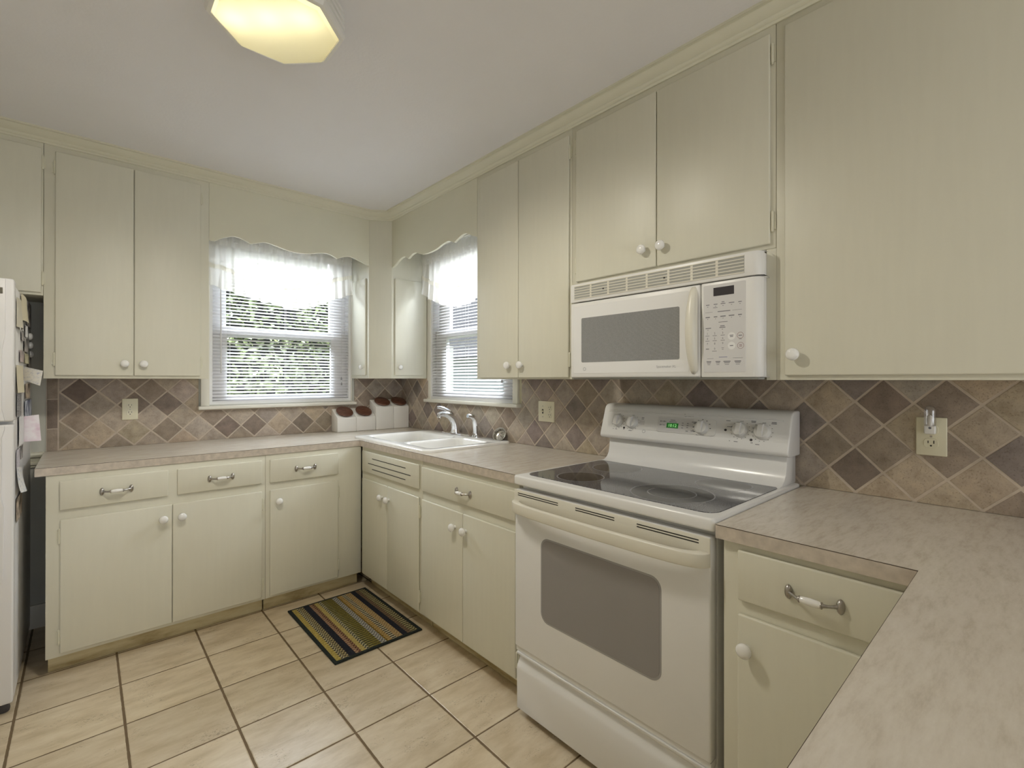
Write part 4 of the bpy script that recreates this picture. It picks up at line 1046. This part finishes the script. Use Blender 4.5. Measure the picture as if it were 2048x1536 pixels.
for i, row in enumerate(('123', '456', '789')):
    for j, c_ in enumerate(row):
        mb.text(c_, .0095, ((-2.747, -2.772, -2.799)[j], D0, 1.4505 - .0172 * i), -1); dash((-2.747, -2.772, -2.799)[j], 1.4432 - .0172 * i, .014, .0014) if i < 2 else None
mb.text('0', .0095, (-2.772, D0, 1.399), -1); dash(-2.747, 1.399, .011); dash(-2.771, 1.391, .016, .0014)
dash(-2.799, 1.401, .008, .0012); dash(-2.799, 1.396, .006, .0012)
dash(-2.828, 1.441, .012); dash(-2.828, 1.4365, .010); dash(-2.828, 1.407, .011)
dash(-2.856, 1.439, .011); dash(-2.856, 1.427, .009, .0014)
dash(-2.757, 1.3665, .022, .0008); dash(-2.848, 1.3665, .032, .0008)
for s_, w_ in ((-2.752, .016), (-2.783, .016), (-2.813, .023), (-2.848, .021)): dash(s_, 1.356, w_, .0028); dash(s_, 1.3515, w_ * .8, .002); dash(s_, 1.346, w_ * .6, .0014)
mb.use('print_b'); dash(-2.800, 1.3705, .028, .0016)
mb.use('print_r')
def circ(s_, z_, r_):
    n = 28
    A = [mb.bm.verts.new((s_ + r_ * math.cos(2 * PI * i / n), D0, z_ + r_ * math.sin(2 * PI * i / n))) for i in range(n)]
    B = [mb.bm.verts.new((s_ + (r_ - .0012) * math.cos(2 * PI * i / n), D0, z_ + (r_ - .0012) * math.sin(2 * PI * i / n))) for i in range(n)]
    mb._fin(A + B, [mb.bm.faces.new((A[i], A[(i + 1) % n], B[(i + 1) % n], B[i])) for i in range(n)])
circ(-2.856, 1.439, .0105); circ(-2.857, 1.406, .0105); dash(-2.857, 1.4085, .009, .002); dash(-2.857, 1.404, .009, .002)
link_mesh('key_legend', mb, None, cp)
for s_, z_ in ((-2.828, 1.4385), (-2.828, 1.407)):
    mb = MB(FR); mb.lathe([(.0125, 0), (.0125, .0002), (0, .0002)], (s_, .3618, z_), (0, 1, 0), 24); link_mesh('key_pad', mb, 'white_app', cp)

# ------------------------------------------------------------------ refrigerator
FX = -2.1400
t = thing('refrigerator', 'white top-freezer refrigerator with papers on its side', 'refrigerator', (-2.53, -.43, 0))
mb = MB(); mb.box(-2.925, FX - .002, -.775, -.035, .030, 1.668, .006); link_mesh('fridge_body', mb, 'fridge', t)
mb = MB(); mb.box(-2.90, FX - .02, -.74, -.06, .0008, .030); link_mesh('base_grille', mb, 'foot', t)
for nm, z0, z1, hp in (('freezer_door', 1.132, 1.683, [(-2.42, 1.679), (-2.1625, 1.679), (-2.1625, 1.464), (-2.1705, 1.41), (-2.1705, 1.18), (-2.1640, 1.142), (-2.1640, 1.136), (-2.42, 1.136)]),
                       ('fridge_door', .046, 1.120, [(-2.42, 1.116), (-2.1630, 1.116), (-2.1630, 1.102), (-2.1705, 1.070), (-2.1705, .832), (-2.1640, .800), (-2.1655, .53), (-2.172, .517), (-2.42, .517)])):
    mb = MB(); mb.box(-2.928, FX, -.852, -.781, z0, z1, .007, 3); d_ = link_mesh(nm, mb, 'fridge', t)
    mb = MB(); mb.prism([(p[0], p[1]) for p in hp], 'd', -.866, -.851, .002, 2); link_mesh('handle_panel', mb, 'fridge', d_)
    if nm == 'freezer_door':
        mb = MB(); mb.box(-2.225, -2.1685, -.8675, -.8655, 1.621, 1.6445, .001); link_mesh('maker_badge', mb, 'brasslabel', d_)
mb = MB(); mb.lathe([(.018, 0), (.02, .01), (.016, .03)], (-2.17, -.80, .0006), (0, 0, 1), 14); link_mesh('front_foot', mb, 'foot', t)

gp = 'papers stuck to the side of the refrigerator'
def paper(name, cat, label, y0, y1, z0, z1, mat, off=.001, bow=.0, curl=.0, tilt=0.0, group=gp):
    """a sheet on the fridge side (plane x = FX); bow: belly away from the side, curl: lower edge standing off"""
    yc, zc = (y0 + y1) / 2, (z0 + z1) / 2
    def fn(u_, v_):
        y = y0 + (y1 - y0) * u_ - yc; z = z1 + (z0 - z1) * v_ - zc
        yy = y * math.cos(tilt) - z * math.sin(tilt); zz = y * math.sin(tilt) + z * math.cos(tilt)
        x = FX + off + bow * math.sin(PI * u_) * (.4 + .6 * v_) + curl * v_ ** 2
        return (x, yc + yy, zc + zz)
    mb = MB(); mb.sheet(fn, 10, 10, .0006)
    o = link_mesh(name, mb, mat, None, (FX, yc, z0), smooth=60)
    return tag(o, label, cat, group)
paper('paper_pad', 'paper', 'beige paper pad with dark edge, nearest the fridge door at the top', -.782, -.60, 1.505, 1.622, 'p_beige', .002, .012)
paper('paper_sheet', 'paper', 'cream sheet hanging behind the beige pad on the fridge side', -.595, -.335, 1.548, 1.662, 'p_cream', .002, .010, .004)
paper('photo_print', 'photo', 'large grey photo collage at the top back of the fridge side', -.325, -.10, 1.545, 1.665, 'p_photo', .002, .004)
paper('photo_print', 'photo', 'small dark photo right below the beige pad on the fridge', -.578, -.470, 1.462, 1.506, 'p_photo', .002, .003)
paper('note_card', 'card', 'white card under the cream sheet on the fridge side', -.416, -.300, 1.488, 1.541, 'p_white', .003, .004)
paper('photo_print', 'photo', 'upright dark photo in the middle of the fridge side above the flower picture', -.455, -.287, 1.419, 1.482, 'p_photo', .003, .004)
paper('photo_print', 'photo', 'pinkish grey snapshot left of the flower picture on the fridge', -.641, -.470, 1.368, 1.418, 'p_pinkgrey', .002, .004)
paper('flower_picture', 'picture', 'greenish flower picture on the fridge side above the handwritten card', -.440, -.240, 1.366, 1.412, 'p_flower', .003, .005)
paper('photo_print', 'photo', 'dark photo at the back of the fridge beneath the white magnets', -.232, -.090, 1.352, 1.402, 'p_photo', .002, .003)
paper('paper_sheet', 'paper', 'pale cream strip of paper left of the handwritten card on the fridge', -.779, -.507, 1.240, 1.352, 'p_cream', .002, .008, .004)
paper('photo_print', 'photo', 'brown photo under the handwritten card on the fridge side', -.388, -.150, 1.206, 1.275, 'p_photo2', .002, .006)
paper('paper_sheet', 'paper', 'dark printed page in a white margin below the pale strip on the fridge', -.759, -.580, 1.142, 1.236, 'p_text', .002, .003)
paper('photo_print', 'photo', 'blue and white photo above the pink greeting card on the fridge', -.412, -.050, 1.100, 1.196, 'p_blue', .002, .003)
paper('receipt', 'paper', 'lilac grey receipt below the pink greeting card, by the fridge door', -.775, -.640, .938, 1.010, 'p_lilac', .002, .003)
paper('photo_print', 'photo', 'little dark photo right of the lilac receipt on the fridge', -.615, -.510, .955, 1.008, 'p_photo', .002, .002)
paper('paper_sheet', 'paper', 'curled white paper slip hanging lowest but one on the fridge side', -.774, -.560, .828, .930, 'p_note', .003, .010, .012, tilt=-.12)
paper('photo_print', 'photo', 'lowest brown picture on the fridge side, under the curled slip', -.773, -.540, .722, .815, 'p_photo2', .002, .002)
for i, (y, z, lab) in enumerate(((-.165, 1.506, 'topmost of the three round white magnets at the back of the fridge side'), (-.135, 1.464, 'middle one of the three round white magnets on the fridge side'), (-.105, 1.421, 'lowest of the three round white magnets on the fridge side'))):
    mb = MB(); mb.lathe([(.017, 0), (.018, .004), (.014, .011), (.006, .014), (0, .0145)], (FX - .0005, y, z), (1, 0, 0), 18)
    tag(link_mesh('fridge_magnet', mb, 'ceramic', None, (FX, y, z), smooth=50), lab, 'magnet', 'round white fridge magnets')
# cards that stand out from the side
def card(name, label, pts, mat, cat='card'):
    mb = MB(); a, b_, c_, d_ = [Vector(p) for p in pts]
    mb.sheet(lambda u_, v_: tuple((a * (1 - u_) + b_ * u_) * (1 - v_) + (d_ * (1 - u_) + c_ * u_) * v_ + Vector((0, -.006 * math.sin(PI * u_), 0))), 8, 4, .0008)
    return tag(link_mesh(name, mb, mat, None, tuple(pts[3]), smooth=60), label, cat, gp)
card('note_card', 'white handwritten card sticking out from the fridge side towards the cabinets', [(FX + .004, -.505, 1.351), (-2.073, -.56, 1.3325), (-2.082, -.56, 1.2665), (FX + .004, -.505, 1.291)], 'p_note')
t = thing('greeting_card', 'open greeting card with a pink flower standing out from the fridge side', 'card', (FX, -.6, 1.02), gp)
mb = MB(); mb.sheet(lambda u_, v_: (FX + .0045 + .002 * u_, -.700 + .155 * u_, 1.139 - .120 * v_), 4, 4, .0008); link_mesh('card_back', mb, 'p_white', t)
mb = MB(); mb.sheet(lambda u_, v_: (FX + .0075 + (.046 + .008 * v_) * u_, -.541 - .004 * math.sin(PI * u_), 1.133 - .110 * v_ + .006 * u_ * (1 - v_)), 8, 4, .0008); link_mesh('card_front', mb, 'p_pink', t)

# ------------------------------------------------------------------ windows
def window(n, tf, W, glass, label_dir):
    a, b_, z0, z1 = W; g0, g1, lz0, lz1, uz0, uz1 = glass
    mb = MB(tf)
    for q in ((a, a + .018, z0, z1), (b_ - .018, b_, z0, z1)): mb.box(q[0], q[1], -.119, -.001, q[2], q[3])
    mb.box(a + .018, b_ - .018, -.119, -.001, z1 - .018, z1); mb.box(a + .018, b_ - .018, -.119, -.001, z0, z0 + .014)
    w = struct('window_%d' % n, mb, 'vinyl')
    for nm, d0, d1, za, zb in (('lower_sash', -.062, -.034, lz0, lz1), ('upper_sash', -.094, -.066, uz0, uz1)):
        lo = a + .019; hi = b_ - .019
        bz0 = z0 + .015 if nm == 'lower_sash' else uz0 - .05; bz1 = lz1 + .052 if nm == 'lower_sash' else z1 - .019
        mb = MB(tf)
        mb.box(lo, g0, d0, d1, bz0, bz1, .003); mb.box(g1, hi, d0, d1, bz0, bz1, .003); mb.box(g0 - .002, g1 + .002, d0 + .0005, d1 - .0005, bz0, za, .003); mb.box(g0 - .002, g1 + .002, d0 + .0005, d1 - .0005, zb, bz1, .003)
        s_ = struct(nm, mb, 'vinyl', w)
        mb = MB(tf); mb.box(g0 - .003, g1 + .003, (d0 + d1) / 2 - .0015, (d0 + d1) / 2 + .0015, za - .003, zb + .003); struct('glass_pane', mb, 'pane', s_)
    return w
w1 = window(1, FB, WB, (-1.2460, -.5700, 1.194, 1.583, 1.634, 2.16), 'back')
mb = MB(FB); mb.box(-1.398, -1.352, .0005, .018, 1.128, 2.27, .003); mb.box(-.4318, -.4305, .0005, .018, 1.128, 2.27); mb.box(-1.398, -.4305, .0005, .018, 2.27, 2.33, .003); struct('casing', mb, 'trimwhite', w1)
mb = MB(FB); mb.box(-1.414, -.403, -.001, .044, 1.1065, 1.128, .006, 3); struct('window_sill', mb, 'trimwhite', w1)
w2 = window(2, FR, WR, (-1.234, -.590, 1.212, 1.600, 1.650, 2.16), 'side')
mb = MB(FR); mb.box(-1.418, -1.372, .0005, .018, 1.151, 2.27, .003); mb.box(-.4318, -.395, .0005, .006, 1.151, 2.27); mb.box(-1.418, -.395, .0005, .018, 2.27, 2.33, .003); struct('casing', mb, 'trimwhite', w2)
mb = MB(FR); mb.box(-1.440, -.400, -.001, .044, 1.128, 1.151, .006, 3); struct('window_sill', mb, 'trimwhite', w2)

def blind(tf, s0, s1, zb, zt_, label, loc, wand_s, cord_s, tilt, ladders, sg):
    t = thing('mini_blind', label, 'blind', loc)
    dc = -.014
    mb = MB(tf); mb.box(s0, s1, dc - .012, dc + .012, zt_, zt_ + .028, .002); link_mesh('headrail', mb, 'slat', t)
    mb = MB(tf); mb.box(s0, s1, dc - .012, dc + .012, zb, zb + .016, .003); link_mesh('bottom_rail', mb, 'slat', t)
    mb = MB(tf); pitch_ = .0212; n = int((zt_ - zb - .022) / pitch_); hw = .0125; rnd = random.Random(4)
    for k in range(n):
        z = zb + .027 + k * pitch_; tl_ = tilt + rnd.uniform(-.03, .03); zj = rnd.uniform(-.0006, .0006)
        pr_ = []
        for q in range(5):
            f = -1 + q * .5; pr_.append((dc + f * hw * math.cos(tl_), z + zj - f * hw * math.sin(tl_) + .0022 * (1 - f * f)))
        A = [mb.bm.verts.new((s0 + .002, p[0], p[1])) for p in pr_]; B = [mb.bm.verts.new((s1 - .002, p[0], p[1])) for p in pr_]
        fs = [mb.bm.faces.new((A[i], A[i + 1], B[i + 1], B[i])) for i in range(4)]
        mb._fin(A + B, fs)
    link_mesh('slat_panel', mb, 'slat', t, recalc=False, smooth=80)
    for L_ in ladders:
        mb = MB(tf); mb.tube([(L_, dc + .0128, zb + .01), (L_, dc + .0128, zt_ + .002)], .0007, 6); mb.tube([(L_, dc - .0128, zb + .01), (L_, dc - .0128, zt_ + .002)], .0007, 6)
        link_mesh('ladder_cord', mb, 'slat', t)
    if wand_s:
        mb = MB(tf); mb.tube([(wand_s - .004, dc + .022, zt_ + .01), (wand_s, dc + .026, 1.335)], .0038, 8); link_mesh('tilt_wand', mb, 'grey_pl', t)
    for cs_, z in cord_s:
        mb = MB(tf); mb.tube([(cs_, dc + .020, zt_ + .01), (cs_, dc + .020, z + .02)], .0008, 6); link_mesh('pull_cord', mb, 'slat', t)
        mb = MB(tf); mb.lathe([(.002, .022), (.004, .018), (.006, .004), (.005, 0)], (cs_, dc + .020, z), (0, 0, 1), 10); link_mesh('cord_tassel', mb, 'print_l', t)
    return t
blind(FB, -1.3490, -.4345, 1.1425, 2.212, 'white mini blind in the back window facing the hedge', (-.89, 0, 1.1425), -1.288, ((-.505, 1.252), (-.507, 1.292)), R(26), (-1.235, -.895, -.555), 1)
blind(FR, -1.3695, -.4345, 1.1575, 2.212, 'white mini blind in the side window over the sink', (0, -.9, 1.1575), None, ((-1.262, 1.274),), R(26), (-.52, -.87, -1.20), -1)

def interp(tab, s):
    tab = sorted(tab)
    if s <= tab[0][0]: return tab[0][1]
    for (a, va), (b_, vb) in zip(tab[:-1], tab[1:]):
        if s <= b_:
            f = (s - a) / (b_ - a); f = f * f * (3 - 2 * f) * .5 + f * .5
            return va + (vb - va) * f
    return tab[-1][1]
def curtain(tf, s0, s1, band, bot, label, loc, seed, dd=.075):
    t = thing('sheer_valance_curtain', label, 'curtain', loc)
    rnd = random.Random(seed); L_ = abs(s1 - s0)
    ph = [rnd.uniform(0, 6.28) for _ in range(8)]
    def fold(s, v_):
        x = (s - s0)
        return .0075 * math.sin(x * 92 + ph[0] + .8 * math.sin(x * 21 + ph[1])) + .0045 * math.sin(x * 171 + ph[2] + 1.2 * math.sin(x * 33 + ph[3])) * (1 - .5 * v_) + .004 * math.sin(x * 43 + ph[4])
    top = 2.222; poc = 2.132
    def hdr(u_, v_):
        s = s0 + (s1 - s0) * u_; z = top + .004 * math.sin(s * 150 + ph[5]) * (1 - v_) + (poc - top) * v_
        return (s, dd + .010 * math.sin(PI * v_) + fold(s, 0) * (.55 + .5 * abs(v_ - .5)), z)
    def body(u_, v_):
        s = s0 + (s1 - s0) * u_; zb = interp(band, s) + .012; z = poc + (zb - poc) * v_
        return (s, dd + .004 * v_ + fold(s, v_) * (.7 + .5 * v_), z)
    def lace(u_, v_):
        s = s0 + (s1 - s0) * u_; z = interp(band, s) + .014 - .028 * v_
        return (s, dd + .008 + fold(s, 1) * 1.2 + .0015 * math.sin(s * 420), z)
    def ruf(u_, v_):
        s = s0 + (s1 - s0) * u_; zt_ = interp(band, s) - .012; zb = interp(bot, s) + .003 * math.sin(s * 97 + ph[6]); z = zt_ + (zb - zt_) * v_
        pl = .5 + .5 * math.tanh(3 * math.sin(s * 78 + ph[7]))
        return (s, dd + .006 + fold(s, 1) * 1.2 + (.016 * pl + .008 * math.sin(s * 131 + ph[6])) * (.2 + .8 * v_), z)
    for nm, f, nv, mt in (('gathered_heading', hdr, 8, 'sheer'), ('sheer_panel', body, 8, 'sheer'), ('lace_band', lace, 3, 'lace'), ('ruffle', ruf, 8, 'sheer')):
        mb = MB(tf); mb.sheet(f, 240, nv); link_mesh(nm, mb, mt, t, recalc=False, smooth=80)
    mb = MB(tf); mb.tube([(s0 + .0, dd + .001, 2.165), (s1 - .0, dd + .001, 2.165)], .005, 10); link_mesh('curtain_rod', mb, 'white_pl', t)
    return t
curtain(FB, -1.385, -.455, [(-1.39, 2.008), (-1.302, 1.992), (-1.15, 1.943), (-1.034, 1.921), (-.92, 1.895), (-.801, 1.910), (-.685, 1.967), (-.554, 2.026), (-.45, 2.055)],
        [(-1.39, 1.885), (-1.268, 1.853), (-1.164, 1.822), (-1.034, 1.799), (-.895, 1.770), (-.785, 1.786), (-.695, 1.818), (-.582, 1.876), (-.45, 1.926)], 'white ruffled sheer valance curtain in the back window', (-.91, -.08, 2.2), 3)
curtain(FR, -1.385, -.445, [(-1.39, 2.03), (-1.25, 1.99), (-1.109, 1.938), (-.991, 1.918), (-.907, 1.901), (-.76, 1.922), (-.608, 1.976), (-.445, 2.045)],
        [(-1.39, 1.915), (-1.25, 1.865), (-1.109, 1.812), (-1.061, 1.792), (-.991, 1.784), (-.933, 1.775), (-.782, 1.799), (-.582, 1.862), (-.445, 1.930)], 'cream-lit ruffled sheer valance curtain in the side window over the sink', (-.08, -.91, 2.2), 8)

# ------------------------------------------------------------------ outlets and night light
def duplex(mb, mslots, tf_s, z, d, r=.0165):
    for q in (-1, 1):
        zc = z + q * .0205
        mb.use('ivory')
        mb.prism([(tf_s + p[0], zc + p[1]) for p in rrect(-.0172, .0172, -.0145, .0145, .0105)], 'd', d - .001, d + .0018, .0006, 1)
        mslots.box(tf_s - .0078, tf_s - .0056, d + .0012, d + .0021, zc - .001, zc + .0085); mslots.box(tf_s + .0056, tf_s + .0078, d + .0012, d + .0021, zc - .000, zc + .0075)
        mslots.lathe([(.0026, 0), (.0026, .0009), (0, .0009)], (tf_s, d + .0012, zc - .0075), (0, 1, 0), 10)
def plate(tf, s0, s1, z0, z1, label, cat, loc, recs, switch=None):
    t = thing('outlet_plate' if not switch else 'switch_plate', label, cat, loc)
    mb = MB(tf); mb.box(s0, s1, .0044, .0115, z0, z1, .0028, 3); link_mesh('cover_plate', mb, 'ivory', t)
    zc = (z0 + z1) / 2
    for rs in recs:
        a = MB(tf); b_ = MB(tf); duplex(a, b_, rs, zc, .0115)
        r_ = link_mesh('receptacle', a, None, t); link_mesh('plug_slot', b_, 'dark', r_)
        c_ = MB(tf); c_.lathe([(.003, 0), (.0025, .001), (0, .0012)], (rs, .0114, zc), (0, 1, 0), 10); link_mesh('cover_screw', c_, 'pewter', t)
    if switch:
        a = MB(tf); a.box(switch - .0052, switch + .0052, .0112, .0119, zc - .0125, zc + .0125); link_mesh('switch_slot', a, 'dark', t)
        a = MB(tf); a.prism([(.011, zc + .0035), (.0235, zc + .0098), (.0245, zc + .0055), (.0118, zc - .0045)], 's', switch - .0042, switch + .0042, .0008, 1); link_mesh('toggle', a, 'ivory', t)
        for q in (-.030, .030):
            a = MB(tf); a.lathe([(.003, 0), (.0025, .001), (0, .0012)], (switch, .0114, zc + q), (0, 1, 0), 10); link_mesh('cover_screw', a, 'pewter', t)
plate(FB, -1.777, -1.705, 1.063, 1.184, 'ivory duplex outlet on the back tile left of the window', 'outlet', (-1.74, 0, 1.063), (-1.741,))
plate(FR, -1.709, -1.586, 1.059, 1.174, 'ivory switch and outlet plate on the tile between sink and stove', 'switch plate', (0, -1.65, 1.059), (-1.676,), -1.622)
plate(FR, -3.3155, -3.243, 1.064, 1.181, 'ivory duplex outlet on the tile right of the stove, holding the night light', 'outlet', (0, -3.28, 1.064), (-3.279,))
t = thing('night_light', 'small clear plug-in night light in the outlet right of the stove', 'night light', (-.02, -3.278, 1.13))
mb = MB(FR); mb.box(-3.292, -3.2645, .0145, .034, 1.131, 1.158, .004, 3); link_mesh('light_base', mb, 'ceramic', t)
mb = MB(FR); mb.lathe([(.0036, 0), (.0036, .001), (0, .001)], (-3.279, .0335, 1.150), (0, 1, 0), 12); link_mesh('light_sensor', mb, 'print', t)
mb = MB(FR); mb.lathe([(.013, 0), (.0145, .004), (.0145, .045), (.013, .055), (.008, .061), (0, .063)], (-3.279, .030, 1.156), (0, 0, 1), 24, caps=False); link_mesh('clear_shade', mb, 'clear', t, smooth=50)
mb = MB(FR); mb.lathe([(.006, 0), (.0065, .006), (.008, .018), (.0065, .028), (0, .033)], (-3.279, .030, 1.157), (0, 0, 1), 16); link_mesh('bulb', mb, 'ceramic', t, smooth=50)

# ------------------------------------------------------------------ rug
mb = MB(); mb.box(-1.0915, -.6355, -1.366, -.698, .0006, .0085, .003, 2)
bmesh.ops.rotate(mb.bm, verts=mb.bm.verts, cent=Vector((-.8635, -1.032, 0)), matrix=Matrix.Rotation(0.004, 3, 'Z'))
tag(link_mesh('woven_rug', mb, 'rug', None, (-.8635, -1.032, 0)), 'small striped woven rug on the tile floor in the cabinet corner', 'rug')

# ------------------------------------------------------------------ ceiling light
LX, LY = -1.492, -1.922
t = thing('ceiling_light', 'octagonal flush ceiling light with pale yellow diffuser', 'ceiling light', (LX, LY, CEIL))
k8 = 1 / math.cos(R(22.5))
def octo(prof_, mat, nm, caps=False, closed=False):
    mb = MB(); pr_ = [(r * k8, z) for r, z in prof_]
    if closed: pr_ = pr_ + [pr_[0]]
    mb.lathe(pr_, (LX, LY, 0), (0, 0, 1), 8, a0=R(22.5), caps=caps)
    bmesh.ops.remove_doubles(mb.bm, verts=mb.bm.verts, dist=1e-6)
    return link_mesh(nm, mb, mat, t, smooth=20)
octo([(.168, CEIL - .0006), (.181, CEIL - .0006), (.181, 2.473), (.176, 2.471), (.176, 2.463), (.1815, 2.461), (.1815, 2.450), (.1765, 2.448), (.1765, 2.440), (.182, 2.438), (.182, 2.427), (.177, 2.425), (.177, 2.415), (.1825, 2.412), (.1825, 2.402), (.178, 2.392), (.1665, 2.390), (.166, 2.400)], 'white_pl', 'ribbed_housing', closed=True)
octo([(.1655, 2.4015), (.164, 2.392), (.158, 2.3825), (.0, 2.3795)], 'lens', 'diffuser')
BULBS = [(LX - .035 + k * .105 * .745, LY - .03 - k * .105 * .667, 2.436) for k in (-1, 0, 1)]
for p in BULBS:
    mb = MB(); mb.lathe([(.013, CEIL - p[2] - .001), (.013, .028), (0, .028)], p, (0, 0, 1), 12); link_mesh('bulb_socket', mb, 'white_pl', t)

# ------------------------------------------------------------------ outdoors
mb = MB(); mb.box(-8, 14, .14, 16, -.42, -.30)
o = link_mesh('lawn_ground', mb, 'grass', None, (0, 8, -.3)); o['kind'] = 'structure'
mb = MB(); mb.box(.14, 14, -14, .14, -.42, -.30); o = link_mesh('side_ground', mb, 'grass', None, (7, -7, -.3)); o['kind'] = 'structure'
rnd = random.Random(21)
mb = MB(); 
def leaf(p, s, n, a):
    n = n.normalized(); u_ = n.orthogonal().normalized(); w_ = n.cross(u_); u_, w_ = u_ * math.cos(a) + w_ * math.sin(a), w_ * math.cos(a) - u_ * math.sin(a)
    vs = [mb.bm.verts.new(p + u_ * x * s + w_ * y * s + n * h * s) for x, y, h in ((-1, 0, 0), (-.2, .42, .1), (1, 0, -.15), (-.2, -.42, .1))]
    mb.bm.faces.new((vs[0], vs[3], vs[2])); mb.bm.faces.new((vs[0], vs[2], vs[1]))
for k in range(11000):
    x = rnd.uniform(-2.3, .75); z = rnd.uniform(-.3, 2.95); y = 1.05 + abs(rnd.gauss(0, .28)) + .12 * math.sin(x * 5) * math.sin(z * 4)
    leaf(Vector((x, y, z)), rnd.uniform(.022, .05), Vector((rnd.gauss(0, .6), -1 + rnd.gauss(0, .5), rnd.gauss(.5, .6))), rnd.uniform(0, 6.28))
hd = link_mesh('garden_hedge', mb, 'leaf', None, (-.8, 1.4, -.3), recalc=False, smooth=10)
tag(hd, 'dense green hedge outside the back window', 'hedge'); hd['kind'] = 'stuff'
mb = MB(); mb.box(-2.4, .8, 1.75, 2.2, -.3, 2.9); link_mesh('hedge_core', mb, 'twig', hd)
t = thing('neighbour_house', 'pale sided neighbouring house seen through the side window', 'house', (6, 5, -.3))
mb = MB(); mb.box(4.2, 9, 1.0, 12, -.30, 1.75); link_mesh('house_wall', mb, 'siding', t)
mb = MB(); mb.prism([(3.8, 1.75), (9.4, 1.75), (6.6, 4.2)], 'd', .6, 12.4); link_mesh('house_roof', mb, 'roof', t)
mb = MB(); mb.box(2.10, 2.22, 2.46, 2.58, -.30, 1.80); mb.box(2.08, 2.24, 2.44, 2.60, -.30, -.1)
o = link_mesh('porch_post', mb, 'post', None, (2.16, 2.52, -.3)); tag(o, 'white porch post outside the side window', 'post')

# ------------------------------------------------------------------ light
def area(name, loc, rot, sx, sy, power, col, spread=None):
    l = bpy.data.lights.new(name, 'AREA'); l.shape = 'RECTANGLE'; l.size = sx; l.size_y = sy; l.energy = power; l.color = col
    if spread: l.spread = spread
    o = bpy.data.objects.new(name, l); COL.objects.link(o); o.location = loc; o.rotation_euler = rot
    return o
# added soft fill behind the camera, in the unseen rear wall's opening
area('rear_fill_light', (-1.55, YR + .02, 1.1), (R(90), 0, 0), 2.35, 2.05, 24, (1.0, 0.985, 0.96))
# sky seen by the two kitchen windows
area('sky_back_window', (-.9, .75, 2.75), (R(-52), 0, 0), 1.6, 1.0, 265, (0.86, 0.92, 1.0))
area('sky_side_window', (.85, -.9, 2.65), (R(-52), 0, R(-90)), 1.6, 1.0, 225, (0.88, 0.93, 1.0))
for i, p in enumerate(BULBS):
    l = bpy.data.lights.new('bulb_glow', 'POINT'); l.energy = 0.17; l.color = (1.0, 0.95, 0.80); l.shadow_soft_size = 0.022
    o = bpy.data.objects.new('bulb_glow', l); COL.objects.link(o); o.location = p
    l = bpy.data.lights.new('lamp_light', 'SPOT'); l.energy = 14.0; l.color = (1.0, 0.95, 0.83); l.shadow_soft_size = 0.0; l.spot_size = R(172); l.spot_blend = 0.6
    o = bpy.data.objects.new('lamp_light', l); COL.objects.link(o); o.location = (LX + (p[0] - LX) * 1.2, LY + (p[1] - LY) * 1.2, 2.374)
sun = bpy.data.lights.new('sun', 'SUN'); sun.energy = 3.5; sun.angle = R(0.6); sun.color = (1.0, 0.96, 0.9)
so = bpy.data.objects.new('sun', sun); COL.objects.link(so); so.rotation_euler = Vector((-.22, .30, -.93)).to_track_quat('-Z', 'Y').to_euler()

wd = bpy.data.worlds.new('sky'); scene.world = wd; wd.use_nodes = True
bgn = wd.node_tree.nodes['Background']; bgn.inputs[0].default_value = (0.80, 0.89, 1.0, 1); bgn.inputs[1].default_value = 1.2

vs_ = scene.view_settings
vs_.view_transform = 'Standard'; vs_.look = 'None'; vs_.exposure = 0.12; vs_.gamma = 1.0; vs_.use_curve_mapping = False
cy = scene.cycles
cy.max_bounces = 10; cy.diffuse_bounces = 6; cy.glossy_bounces = 4; cy.transmission_bounces = 6; cy.transparent_max_bounces = 12
cy.caustics_reflective = False; cy.caustics_refractive = False
cy.sample_clamp_indirect = 6.0
cy.use_denoising = True
